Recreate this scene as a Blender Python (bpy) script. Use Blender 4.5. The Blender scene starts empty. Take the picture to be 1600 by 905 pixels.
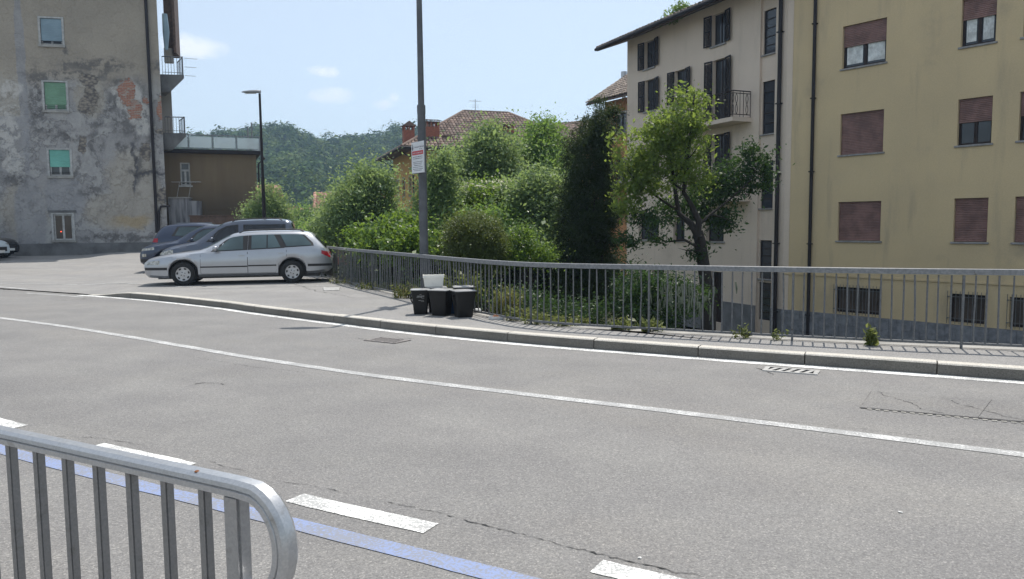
import bpy, bmesh, math, random
import numpy as np
from mathutils import Vector, Matrix
R_ = math.radians
random.seed(7)
rng = np.random.default_rng(11)
scn = bpy.context.scene
col = scn.collection

# ------------------------------------------------------------------ camera
FOC, PITCH, ROLL = 1180.0, math.atan(100.5 / 1180.0), 0.0095      # focal length in pixels of a 1600 px wide picture
EYE = np.array([0.0, 0.0, 1.6])
cf = np.array([0, math.cos(PITCH), -math.sin(PITCH)])
cr = np.array([1.0, 0, 0]); cu = np.cross(cr, cf)
cR = cr * math.cos(ROLL) - cu * math.sin(ROLL)
cU = cu * math.cos(ROLL) + cr * math.sin(ROLL)
cam = bpy.data.objects.new('camera', bpy.data.cameras.new('camera'))
col.objects.link(cam)
cam.data.sensor_width = 36.0
cam.data.lens = FOC / 1600 * 36
cam.data.clip_end = 5000
cam.data.clip_start = 0.05
cam.matrix_world = Matrix(((cR[0], cU[0], -cf[0], EYE[0]), (cR[1], cU[1], -cf[1], EYE[1]), (cR[2], cU[2], -cf[2], EYE[2]), (0, 0, 0, 1)))
scn.camera = cam

# ------------------------------------------------------------------ sky, sun, exposure
SUN_AZ, SUN_EL = R_(21), R_(65)          # azimuth from +Y towards +X
w = bpy.data.worlds.new('World'); scn.world = w; w.use_nodes = True
wn, wl = w.node_tree.nodes, w.node_tree.links
wn.clear()
wout = wn.new('ShaderNodeOutputWorld'); bg = wn.new('ShaderNodeBackground')
sky = wn.new('ShaderNodeTexSky'); sky.sky_type = 'NISHITA'; sky.sun_disc = False
sky.sun_elevation = SUN_EL; sky.sun_rotation = SUN_AZ
sky.altitude = 300; sky.air_density = 1.0; sky.dust_density = 1.2; sky.ozone_density = 1.0
bg.inputs['Strength'].default_value = 0.15
wl.new(bg.outputs[0], wout.inputs[0])
sun = bpy.data.objects.new('sun', bpy.data.lights.new('sun', 'SUN')); col.objects.link(sun)
sun.data.energy = 4.15; sun.data.angle = R_(0.53); sun.data.color = (1.0, 0.95, 0.87)
sd = Vector((math.sin(SUN_AZ) * math.cos(SUN_EL), math.cos(SUN_AZ) * math.cos(SUN_EL), math.sin(SUN_EL)))
sun.rotation_euler = sd.to_track_quat('Z', 'Y').to_euler(); sun.location = (0, 0, 40)
vs = scn.view_settings
vs.view_transform = 'Standard'; vs.look = 'None'; vs.exposure = 0.3; vs.gamma = 1.0; vs.use_curve_mapping = False
scn.cycles.max_bounces = 6; scn.cycles.diffuse_bounces = 3; scn.cycles.glossy_bounces = 3; scn.cycles.transmission_bounces = 4; scn.cycles.transparent_max_bounces = 12
scn.cycles.volume_bounces = 0

# clouds: small fair-weather cumulus all round the sky (direction based)
CLOUDS = [(-22.2, 12.2, 2.0, .85), (-13.7, 11.1, 1.25, .45), (-13.1, 9.4, 1.6, .65), (-9.4, 8.9, 1.1, .55), (-8.6, 9.4, .5, .5),
          (4.0, 16.5, .9, .25), (-48, 12, 3, .9), (35, 13, 2.6, .8), (75, 14, 4, 1.2), (130, 12, 3, 1.0), (180, 13, 4, 1.1), (-120, 12, 3.4, 1.0), (-80, 11, 2.5, .8)]
tc = wn.new('ShaderNodeTexCoord')
sx = wn.new('ShaderNodeSeparateXYZ'); wl.new(tc.outputs['Generated'], sx.inputs[0])
def wm(op, a, b=None, c=None):
    n = wn.new('ShaderNodeMath'); n.operation = op
    for i, v in enumerate((a, b, c)):
        if v is None: continue
        if isinstance(v, (int, float)): n.inputs[i].default_value = v
        else: wl.new(v, n.inputs[i])
    return n.outputs[0]
waz = wm('MULTIPLY', wm('ARCTAN2', sx.outputs[0], sx.outputs[1]), 57.2958)
wel = wm('MULTIPLY', wm('ARCSINE', sx.outputs[2]), 57.2958)
cn = wn.new('ShaderNodeTexNoise'); cn.inputs['Scale'].default_value = 26; cn.inputs['Detail'].default_value = 7; cn.inputs['Roughness'].default_value = .62
wl.new(tc.outputs['Generated'], cn.inputs['Vector'])
nz = wm('MULTIPLY_ADD', cn.outputs[0], 3.4, -1.7)
cm = None
for az, el, ra, re in CLOUDS:
    dx = wm('DIVIDE', wm('SUBTRACT', waz, az), ra); dy = wm('DIVIDE', wm('SUBTRACT', wel, el), re)
    r2 = wm('ADD', wm('MULTIPLY', dx, dx), wm('MULTIPLY', dy, dy))
    v = wm('SUBTRACT', 1.0, wm('ADD', r2, nz))
    n = wn.new('ShaderNodeMath'); n.operation = 'MULTIPLY'; n.use_clamp = True
    wl.new(v, n.inputs[0]); n.inputs[1].default_value = .9
    cm = n.outputs[0] if cm is None else wm('MAXIMUM', cm, n.outputs[0])
mixc = wn.new('ShaderNodeMix'); mixc.data_type = 'RGBA'
wl.new(wm('MULTIPLY', cm, .8), mixc.inputs[0])
hz = wn.new('ShaderNodeMix'); hz.data_type = 'RGBA'      # thin summer haze veil over the whole sky
hz.inputs[0].default_value = .46; wl.new(sky.outputs[0], hz.inputs[6]); hz.inputs[7].default_value = (5.0, 5.2, 4.9, 1)
wl.new(hz.outputs[2], mixc.inputs[6]); mixc.inputs[7].default_value = (6.3, 6.4, 6.5, 1)
wl.new(mixc.outputs[2], bg.inputs['Color'])

# ------------------------------------------------------------------ layout helpers: sight lines into the place
def ray(x, y): return cf + cR * ((x - 800) / FOC) - cU * ((y - 452.5) / FOC)
def G(x, y, z=0.0):
    d = ray(x, y); p = EYE + d * ((z - EYE[2]) / d[2]); return Vector(p)
def D(x, y, Y):
    d = ray(x, y); return Vector(EYE + d * (Y / d[1]))
class Frame:                               # a vertical wall plane: local x along it, y into it, z up
    def __init__(s, o, ang): s.o = np.array(o[:2], float); s.a = ang; s.d = np.array([math.cos(ang), math.sin(ang)])
    def uz(s, x, y, off=0.0):              # off: plane moved into the wall
        d = ray(x, y); n = np.array([-s.d[1], s.d[0]]); t = (np.dot(n, s.o - EYE[:2]) + off) / np.dot(n, d[:2]); p = EYE + t * d
        return float(np.dot(p[:2] - s.o, s.d)), float(p[2])

# ------------------------------------------------------------------ mesh helpers
class MB:
    def __init__(s): s.v = []; s.f = []
    def add(s, vs_, fs): k = len(s.v); s.v += [tuple(p) for p in vs_]; s.f += [tuple(i + k for i in f) for f in fs]; return s
    def box(s, x0, x1, y0, y1, z0, z1, rot=0, about=None):
        P = [(x0, y0, z0), (x1, y0, z0), (x1, y1, z0), (x0, y1, z0), (x0, y0, z1), (x1, y0, z1), (x1, y1, z1), (x0, y1, z1)]
        if rot:
            ax, ay = about if about else ((x0 + x1) / 2, (y0 + y1) / 2); c, n = math.cos(rot), math.sin(rot)
            P = [(ax + (p[0] - ax) * c - (p[1] - ay) * n, ay + (p[0] - ax) * n + (p[1] - ay) * c, p[2]) for p in P]
        return s.add(P, [(0, 3, 2, 1), (4, 5, 6, 7), (0, 1, 5, 4), (1, 2, 6, 5), (2, 3, 7, 6), (3, 0, 4, 7)])
    def poly(s, pts): return s.add(pts, [tuple(range(len(pts)))])
    def prism(s, pts, vec):                # polygon pts extruded by vec
        n = len(pts); v = Vector(vec); q = [Vector(p) + v for p in pts]
        return s.add(list(pts) + q, [tuple(range(n))[::-1], tuple(range(n, 2 * n))] + [(i, (i + 1) % n, n + (i + 1) % n, n + i) for i in range(n)])
    def tube(s, path, r, n=8, caps=True, flat=1.0):
        P = [Vector(p) for p in path]; m = len(P); rr = r if isinstance(r, (list, tuple)) else [r] * m
        rings = []; up = None
        for i in range(m):
            t = (P[min(i + 1, m - 1)] - P[max(i - 1, 0)]).normalized()
            if up is None:
                up = Vector((0, 0, 1)) if abs(t.z) < .9 else Vector((1, 0, 0))
            a = t.cross(up).normalized(); b = a.cross(t).normalized(); up = b
            rings.append([P[i] + (a * math.cos(2 * math.pi * k / n + math.pi / n) + b * math.sin(2 * math.pi * k / n + math.pi / n) * flat) * rr[i] for k in range(n)])
        vs_ = [p for r_ in rings for p in r_]
        fs = [(i * n + k, i * n + (k + 1) % n, (i + 1) * n + (k + 1) % n, (i + 1) * n + k) for i in range(m - 1) for k in range(n)]
        if caps: fs += [tuple(range(n))[::-1], tuple((m - 1) * n + k for k in range(n))]
        return s.add(vs_, fs)
    def lathe(s, prof, c=(0, 0, 0), n=16, axis='z', caps=True):
        vs_ = []; m = len(prof)
        for (r, h) in prof:
            for k in range(n):
                a = 2 * math.pi * k / n
                p = (r * math.cos(a), r * math.sin(a), h)
                if axis == 'y': p = (p[0], p[2], p[1])
                vs_.append((c[0] + p[0], c[1] + p[1], c[2] + p[2]))
        fs = [(i * n + k, i * n + (k + 1) % n, (i + 1) * n + (k + 1) % n, (i + 1) * n + k) for i in range(m - 1) for k in range(n)]
        if caps: fs += [tuple(range(n)), tuple((m - 1) * n + k for k in range(n))]
        return s.add(vs_, fs)
    def grid(s, rows):                     # rows of equal length point lists
        n = len(rows[0]); return s.add([p for r in rows for p in r], [(i * n + k, i * n + k + 1, (i + 1) * n + k + 1, (i + 1) * n + k) for i in range(len(rows) - 1) for k in range(n - 1)])

def mesh_from(name, mb, bevel=0.0, smooth=0):
    me = bpy.data.meshes.new(name); me.from_pydata([tuple(p) for p in mb.v], [], mb.f)
    bm = bmesh.new(); bm.from_mesh(me)
    if bevel:
        bmesh.ops.remove_doubles(bm, verts=bm.verts, dist=1e-5)
        bmesh.ops.bevel(bm, geom=[e for e in bm.edges if e.is_manifold and e.calc_face_angle(0) > .5], offset=bevel, segments=2, affect='EDGES', clamp_overlap=True)
    bmesh.ops.recalc_face_normals(bm, faces=bm.faces) if smooth or bevel else None
    bm.to_mesh(me); bm.free()
    if smooth:
        me.shade_smooth(); me.set_sharp_from_angle(angle=R_(smooth))
    return me
def link(name, me, mat, parent=None, loc=None, rotz=0.0):
    o = bpy.data.objects.new(name, me); col.objects.link(o)
    if mat is not None and me is not None and not me.materials: me.materials.append(mat)
    if parent is not None: o.parent = parent
    if loc is not None: o.location = loc
    if rotz: o.rotation_euler = (0, 0, rotz)
    return o
def obj(name, mb, mat, parent=None, loc=None, rotz=0.0, bevel=0.0, smooth=0):
    return link(name, mesh_from(name, mb, bevel, smooth), mat, parent, loc, rotz)
def tag(o, label, cat, group=None, kind=None):
    if label: o['label'] = label
    if cat: o['category'] = cat
    if group: o['group'] = group
    if kind: o['kind'] = kind
    return o
def thing(name, label, cat, loc=(0, 0, 0), rotz=0.0, group=None):
    o = link(name, None, None, None, loc, rotz); o.empty_display_size = .2
    return tag(o, label, cat, group)
def structure(o): o['kind'] = 'structure'; return o

# ------------------------------------------------------------------ material helpers
class NT:
    def __init__(s, name):
        s.m = bpy.data.materials.new(name); s.m.use_nodes = True; s.t = s.m.node_tree; s.n = s.t.nodes; s.l = s.t.links
        s.b = s.n['Principled BSDF']; s.out = s.n['Material Output']
        s.co = None
    def set(s, inp, v):
        if isinstance(v, bpy.types.NodeSocket): s.l.new(v, inp)
        elif isinstance(v, (tuple, list)) and len(v) == 3 and inp.type == 'RGBA': inp.default_value = (*v, 1)
        else: inp.default_value = v
    def node(s, typ, outp=0, props={}, **inp):
        n = s.n.new(typ)
        for k, v in props.items(): setattr(n, k, v)
        for k, v in inp.items(): s.set(n.inputs[k.replace('_', ' ')], v)
        return n.outputs[outp]
    def coord(s, kind='Object'):
        return s.node('ShaderNodeTexCoord', kind)
    def pos(s): return s.node('ShaderNodeNewGeometry', 'Position')
    def map(s, v, scale=(1, 1, 1), loc=(0, 0, 0)):
        n = s.n.new('ShaderNodeMapping'); s.l.new(v, n.inputs[0]); n.inputs['Scale'].default_value = scale; n.inputs['Location'].default_value = loc; return n.outputs[0]
    def noise(s, v, scale, detail=4, rough=.55, dist=0.0, outp=0):
        return s.node('ShaderNodeTexNoise', outp, Vector=v, Scale=scale, Detail=detail, Roughness=rough, Distortion=dist)
    def ramp(s, v, stops, interp='LINEAR'):
        n = s.n.new('ShaderNodeValToRGB'); s.l.new(v, n.inputs[0]); e = n.color_ramp.elements; n.color_ramp.interpolation = interp
        while len(e) < len(stops): e.new(.5)
        for q, (p, c) in zip(e, stops): q.position = p; q.color = (*c, 1) if len(c) == 3 else c
        return n.outputs[0]
    def math(s, op, a, b=0.0, c=0.0, clamp=False):
        n = s.n.new('ShaderNodeMath'); n.operation = op; n.use_clamp = clamp
        for i, v in enumerate((a, b, c)): s.set(n.inputs[i], v)
        return n.outputs[0]
    def step(s, v, a, b): # smooth 0..1
        n = s.n.new('ShaderNodeMapRange'); n.interpolation_type = 'SMOOTHSTEP'; s.set(n.inputs[0], v); n.inputs[1].default_value = a; n.inputs[2].default_value = b
        return n.outputs[0]
    def mix(s, f, a, b, mode='MIX'):
        n = s.n.new('ShaderNodeMix'); n.data_type = 'RGBA'; n.blend_type = mode; s.set(n.inputs[0], f); s.set(n.inputs[6], a); s.set(n.inputs[7], b); return n.outputs[2]
    def sep(s, v):
        n = s.n.new('ShaderNodeSeparateXYZ'); s.l.new(v, n.inputs[0]); return n.outputs
    def bump(s, h, strength=.3, dist=.01):
        n = s.n.new('ShaderNodeBump'); n.inputs['Strength'].default_value = strength; n.inputs['Distance'].default_value = dist; s.l.new(h, n.inputs['Height']); s.l.new(n.outputs[0], s.b.inputs['Normal'])
    def done(s, color=None, rough=.6, metal=0.0, spec=.5, **kw):
        if color is not None: s.set(s.b.inputs['Base Color'], color)
        s.set(s.b.inputs['Roughness'], rough); s.set(s.b.inputs['Metallic'], metal); s.set(s.b.inputs['Specular IOR Level'], spec)
        for k, v in kw.items(): s.set(s.b.inputs[k.replace('_', ' ')], v)
        return s.m
def plain(name, c, rough=.6, metal=0.0, spec=.5, var=.15, scale=3.0, bump=0.0, fine=0.0, **kw):   # colour with patchy wear
    t = NT(name); p = t.pos(); n1 = t.noise(p, scale, 5, .6)
    cc = t.mix(t.step(n1, .3, .7), tuple(x * (1 - var) for x in c), tuple(min(1, x * (1 + var)) for x in c))
    if fine: cc = t.mix(fine, cc, t.ramp(t.noise(p, scale * 25, 3, .6), [(.3, tuple(x * .4 for x in c)), (.7, tuple(min(1, x * 1.6) for x in c))]))
    if bump: t.bump(t.noise(p, scale * 8, 4), bump, .01)
    return t.done(cc, rough, metal, spec, **kw)

# ------------------------------------------------------------------ materials
def m_asphalt(name, base, warm=0.0):
    t = NT(name); p = t.pos()
    g1 = t.noise(p, 150, 2, .7); g2 = t.noise(p, 48, 3, .65); g3 = t.noise(p, 1.1, 5, .6); g4 = t.noise(t.map(p, (.25, .6, 1)), .8, 4, .6)
    vor = t.node('ShaderNodeTexVoronoi', 'Color', Vector=p, Scale=135.0)
    vs_ = t.sep(vor)
    b = base
    rm = t.n.new('ShaderNodeMapping'); rm.vector_type = 'TEXTURE'; t.l.new(p, rm.inputs[0]); rm.inputs['Rotation'].default_value = (0, 0, R_(-30))
    lane = t.noise(t.map(rm.outputs[0], (.05, .75, 1)), 1.0, 4, .55); patchy = t.noise(t.map(rm.outputs[0], (.35, .9, 1), (7, 3, 0)), .55, 5, .6, 1.2)
    c = t.mix(t.step(g3, .3, .72), (b * .95, b * .925, b * .92), (b * 1.11, b * 1.085, b * 1.06))
    c = t.mix(t.math('MULTIPLY', t.step(g4, .5, .78), .35), c, (b * 1.12, b * 1.06, b * .94))
    c = t.mix(1.0, c, t.ramp(lane, [(.3, (.93, .93, .935)), (.7, (1.05, 1.045, 1.04))]), 'MULTIPLY')
    c = t.mix(1.0, c, t.ramp(patchy, [(.32, (.93, .93, .93)), (.5, (1, 1, 1)), (.72, (1.05, 1.035, 1.01))]), 'MULTIPLY')
    oil = t.step(t.noise(p, 1.7, 6, .7), .66, .76); c = t.mix(t.math('MULTIPLY', oil, .22), c, (b * .55, b * .53, b * .5))
    c = t.mix(.5, c, t.mix(1.0, c, t.ramp(vs_[0], [(0, (.40, .40, .41)), (.5, (.97, .97, .96)), (.88, (1.2, 1.19, 1.15)), (1, (2.1, 2.05, 1.95))]), 'MULTIPLY'))
    c = t.mix(.35, c, t.mix(1.0, c, t.ramp(g2, [(.3, (.55, .55, .55)), (.7, (1.45, 1.45, 1.42))]), 'MULTIPLY'))
    t.bump(t.math('ADD', g1, t.math('MULTIPLY', vs_[1], .7)), .55, .006)
    return t.done(c, .78, 0, .35)
M = {}
M['road'] = m_asphalt('road_asphalt', .207); M['road_patch'] = m_asphalt('dark_patched_asphalt', .192)
M['pave'] = m_asphalt('pavement_asphalt', .255)
def m_paint(name, c, wear=.5):
    t = NT(name); p = t.pos()
    n1 = t.noise(p, 60, 4, .7); n2 = t.noise(p, 3.0, 4, .6)
    mask = t.step(t.math('ADD', n1, t.math('MULTIPLY', n2, .5)), wear + .20, wear + .30)
    cc = t.mix(t.math('MULTIPLY', mask, .75), c, (.22, .22, .22))
    t.bump(t.noise(p, 130, 3, .7), .4, .004)
    return t.done(cc, .7, 0, .4)
M['paint'] = m_paint('white_road_paint', (.78, .78, .755), .50)
M['paint_old'] = m_paint('worn_white_road_paint', (.56, .56, .55), .46)
M['paint_blue'] = m_paint('blue_road_paint', (.22, .275, .45), .50)
def m_granite(name, b):
    t = NT(name); p = t.pos()
    c = t.ramp(t.noise(p, 90, 3, .7), [(.3, (b * .5, b * .47, b * .42)), (.5, (b, b * .94, b * .84)), (.75, (b * 1.5, b * 1.42, b * 1.28))])
    c = t.mix(t.math('MULTIPLY', t.step(t.noise(p, 2.2, 5, .65), .45, .75), .5), c, (b * .62, b * .58, b * .48))
    t.bump(t.noise(p, 40, 4), .4, .008)
    return t.done(c, .75, 0, .35)
M['granite'] = m_granite('kerb_granite', .15); M['granite_top'] = m_granite('sunlit_pale_kerb_top', .52)  # sun on the kerb top and shade on its face put into the colours
M['crack'] = plain('bitumen_crack', (.025, .025, .025), .85, var=.3, scale=20)
M['iron'] = plain('cast_iron', (.22, .20, .19), .55, .4, var=.3, scale=12, bump=.3, fine=.4)
M['iron_light'] = plain('polished_grate_iron', (.40, .395, .385), .5, .35, var=.25, scale=14, fine=.3)
M['black'] = plain('black_void', (.008, .008, .008), .9, spec=.1)
def m_fence(name, k=1.0):
    t = NT(name); p = t.pos()
    n1 = t.noise(p, 7, 6, .7); n2 = t.noise(p, 30, 4, .6)
    c = t.mix(t.step(n2, .3, .7), tuple(x * k for x in (.105, .11, .118)), tuple(x * k for x in (.165, .168, .172)))
    c = t.mix(t.step(n1, .64, .70), c, (.045, .035, .03))
    c = t.mix(t.step(t.noise(p, 3.1, 5, .7), .70, .74), c, (.20, .075, .035))
    t.bump(n1, .2, .004)
    return t.done(c, .5, .1, .5)
M['fence'] = m_fence('flaking_grey_fence_paint'); M['fence_rail'] = m_fence('sunlit_grey_rail_paint', 1.45)  # top rail: lighter copy of the fence paint, sunlight painted in
def m_galv(name, b=.46):
    t = NT(name); p = t.pos()
    v = t.node('ShaderNodeTexVoronoi', 'Color', Vector=p, Scale=170.0)
    n1 = t.noise(p, 14, 5, .7)
    c = t.mix(t.sep(v)[0], (b * .90, b * .92, b * .95), (b * 1.06, b * 1.07, b * 1.09))
    c = t.mix(t.step(n1, .55, .8), c, (b * .6, b * .58, b * .55))
    t.bump(t.noise(p, 90, 3), .12, .002)
    return t.done(c, t.math('MULTIPLY_ADD', n1, .3, .22), .75, .5)
M['galv'] = m_galv('galvanised_steel')
M['galv_dark'] = m_galv('weathered_galvanised_steel', .24); M['galv_mid'] = m_galv('dull_galvanised_steel', .36)
M['pole'] = plain('dark_grey_pole_paint', (.10, .105, .115), .55, .2, var=.2, scale=4, bump=.05)
M['lamp_body'] = plain('lamp_housing_grey', (.22, .23, .24), .45, .3)
M['lamp_glass'] = plain('lamp_diffuser', (.55, .56, .55), .3)

# ------------------------------------------------------------------ the ground: road, pavement, parking area, kerb
def smooth_curve(pts, step=.3):
    P = [Vector(p) for p in pts]; out = []
    for i in range(len(P) - 1):
        p0, p1, p2, p3 = P[max(i - 1, 0)], P[i], P[i + 1], P[min(i + 2, len(P) - 1)]
        n = max(2, int((p2 - p1).length / step))
        for k in range(n):
            t = k / n
            out.append(.5 * ((2 * p1) + (p2 - p0) * t + (2 * p0 - 5 * p1 + 4 * p2 - p3) * t * t + (3 * p1 - p0 - 3 * p2 + p3) * t ** 3))
    out.append(P[-1]); return out
def resample(path, n=None, step=None):
    L = [0.0]
    for a, b in zip(path, path[1:]): L.append(L[-1] + (b - a).length)
    n = n or max(2, int(round(L[-1] / step)) + 1); out = []; j = 0
    for k in range(n):
        s = L[-1] * k / (n - 1)
        while j < len(L) - 2 and L[j + 1] < s: j += 1
        t = (s - L[j]) / max(1e-9, L[j + 1] - L[j]); out.append(path[j].lerp(path[j + 1], min(1, t)))
    return out
def offset(path, d):                       # to the left of travel
    out = []
    for i, p in enumerate(path):
        t = path[min(i + 1, len(path) - 1)] - path[max(i - 1, 0)]; t = Vector((t.x, t.y, 0)).normalized()
        out.append(p + Vector((-t.y, t.x, 0)) * d)
    return out
def sstep(a, b, x): t = min(1, max(0, (x - a) / (b - a))); return t * t * (3 - 2 * t)
# front foot of the kerb, from far right to far left
K = smooth_curve([(16.5, 1.2, 0), (11, 4.2, 0), (7.6, 6.05, 0), (5.11, 7.43, 0), (3.74, 8.16, 0), (2.28, 8.93, 0), (.5, 9.93, 0), (-.4, 10.52, 0), (-1.35, 11.2, 0), (-2.48, 12.12, 0), (-4.88, 14.2, 0), (-5.75, 15.03, 0), (-7.65, 16.55, 0), (-8.94, 17.45, 0), (-10.0, 18.1, 0), (-14, 20.5, 0), (-25, 27, 0), (-48, 40.5, 0)])
# the outer edge behind pavement and parking area (fence line)
B = smooth_curve([(16.5, 3.0, 0), (11, 6.2, 0), (8, 7.6, 0), (5.83, 8.55, 0), (4.64, 9.0, 0), (3.24, 9.62, 0), (1.79, 10.35, 0), (.92, 10.8, 0), (.38, 11.2, 0), (0, 11.68, 0), (-.46, 12.4, 0), (-1.17, 13.75, 0), (-1.98, 15.4, 0), (-2.71, 16.8, 0), (-3.9, 19.05, 0), (-5.3, 22.0, 0), (-8.2, 27.5, 0), (-11.4, 34, 0), (-14.6, 42.6, 0), (-30, 50, 0), (-62, 60, 0)])
KERB_H = .13
def kerb_h(x): return .125 * sstep(-10.35, -8.7, x) + .005
def lot_z(p):
    a = sstep(-10.4, -8.6, p.x + .55 * max(0, p.y - 17.6))
    return .008 + .112 * a + .27 * sstep(24, 38, p.y)
kerb_back = offset(K, -.15)
def flat(path, z): return [Vector((p.x, p.y, z)) for p in path]
edge = flat(offset(K, -.02), 0.0)
road = obj('road', MB().poly([tuple(p) for p in edge] + [(-75, 40, 0), (-75, -30, 0), (16.5, -30, 0)]), M['road']); structure(road)
ka = resample(kerb_back, 161); ba = resample(B, 161)
rows = []
for i in range(161):
    r = []
    for j in range(15):
        q = ka[i].lerp(ba[i], j / 14); q = Vector((q.x, q.y, 0)); z = lot_z(q)
        if j == 0: z = min(z, kerb_h(q.x) - .004 if q.x > -10.5 else z)
        r.append(Vector((q.x, q.y, z)))
    rows.append(r)
pav = obj('pavement', MB().grid(rows), M['pave'], smooth=60); structure(pav)
# retaining wall below the fence
rw = MB()
bo = offset(ba, -.22)
rw.grid([[Vector((b.x, b.y, -4)) for b in bo], [Vector((b.x, b.y, lot_z(b) + .005)) for b in bo]]); rw.grid([[Vector((b.x, b.y, lot_z(b) + .005)) for b in bo], [Vector((b.x, b.y, lot_z(b) + .005)) for b in offset(ba, .03)]])
M['concrete'] = plain('weathered_concrete', (.30, .29, .27), .85, var=.3, scale=2, bump=.3, fine=.25)
tag(obj('retaining_wall', rw, M['concrete']), 'grey concrete retaining wall edge under the long fence', 'wall')
# kerb stones
kerb = structure(link('kerb', None, None, None, (0, 0, 0)))
kp = resample([p for p in K if p.x > -10.36], step=.05)
i = 0
rk = random.Random(3)
while i < len(kp) - 6:
    n = int(rk.uniform(.9, 1.12) * 26); seg = kp[i:min(i + n, len(kp))]
    if len(kp) - (i + n) < 8: seg = kp[i:]
    s3 = [seg[0].lerp(seg[1], .12)] + [seg[len(seg) * k // 4] for k in (1, 2, 3)] + [seg[-1].lerp(seg[-2], .12)]
    f0 = offset(s3, 0); f1 = offset(s3, -.012); bk = offset(s3, -.155)
    mb = MB(); dz = rk.uniform(-.004, .004)
    rr = [[], [], [], [], []]
    for a, b_, c_ in zip(f0, f1, bk):
        h = max(.006, kerb_h(a.x) + dz)
        rr[0].append(Vector((a.x, a.y, -.05))); rr[1].append(Vector((a.x, a.y, h - .016))); rr[2].append(Vector((b_.x, b_.y, h - .003))); rr[3].append(Vector((b_.x, b_.y, h)).lerp(Vector((c_.x, c_.y, h)), .12)); rr[4].append(Vector((c_.x, c_.y, h)))
    rr.append([Vector((p.x, p.y, -.05)) for p in rr[4]])
    mb.grid(rr); e = len(s3)
    for col_i in (0, e - 1): mb.poly([r_[col_i] for r_ in rr])
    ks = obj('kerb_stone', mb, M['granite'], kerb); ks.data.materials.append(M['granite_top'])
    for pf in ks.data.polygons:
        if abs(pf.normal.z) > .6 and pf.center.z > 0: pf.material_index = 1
    i += len(seg) - 1 if len(seg) > 1 else 1
    if i >= len(kp) - 2: break

# ------------------------------------------------------------------ road markings and cracks (sheets on the road)
def ribbon(path, wd, z, mat, name, parent=road, wob=0.0):
    a = offset(path, wd / 2); b_ = offset(path, -wd / 2)
    if wob:
        a = [p + Vector((rng.normal(0, wob), rng.normal(0, wob), 0)) for p in a]; b_ = [p + Vector((rng.normal(0, wob), rng.normal(0, wob), 0)) for p in b_]
    return obj(name, MB().grid([[Vector((p.x, p.y, z)) for p in a], [Vector((p.x, p.y, z)) for p in b_]]), mat, parent)
kl = [p for p in K if p.x > -10.6]
ribbon(resample(offset(kl, .098), step=.25), .175, .004, M['paint'], 'edge_line')
ribbon(smooth_curve([(-10.1, 17.75, 0), (-11.2, 18.45, 0), (-12.3, 19.05, 0)], .2), .1, .004, M['paint_old'], 'edge_line', wob=.004)
ribbon(smooth_curve([(-13.0, 20.2, 0), (-16, 22.2, 0), (-22, 25.6, 0)], .3), .12, .012, M['paint_old'], 'edge_line')
C_line = smooth_curve([(-30, 26.0, 0), (-20, 20.5, 0), (-12.5, 15.75, 0), (-9.35, 13.7, 0), (-7.34, 12.35, 0), (-5.6, 11.05, 0), (-4.22, 9.98, 0), (-3.09, 9.12, 0), (-1.5, 8.02, 0), (0, 7.12, 0), (1.55, 6.22, 0), (3.47, 5.06, 0), (7, 2.9, 0), (12, 0, 0)], .25)
ribbon(C_line, .13, .004, M['paint_old'], 'centre_line', wob=.002)
dash_axis = smooth_curve([(-12, 11.0, 0), (-7.4, 8.15, 0), (-4.24, 6.16, 0), (-3.1, 5.48, 0), (-2.2, 4.97, 0), (-1.3, 4.36, 0), (-.4, 3.86, 0), (.35, 3.44, 0), (1.6, 2.7, 0), (4, 1.2, 0)], .05)
def between(path, x0, x1): return [p for p in path if x0 <= p.x <= x1]
for (a, b_) in ((-9.6, -8.7), (-7.8, -6.9), (-5.9, -5.0), (-4.9, -4.0), (-3.12, -2.2), (-1.32, -.41), (.37, 1.3), (2.2, 3.1)):
    ribbon(between(dash_axis, a, b_), .145, .004, M['paint'], 'lane_dash', wob=.0015)
ribbon(smooth_curve([(-13, 10.6, 0), (-8, 7.95, 0), (-3.74, 5.4, 0), (-1.15, 3.94, 0), (-.08, 3.34, 0), (1.4, 2.5, 0), (4, .8, 0)], .2), .125, .004, M['paint_blue'], 'blue_parking_line', wob=.002)
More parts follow.
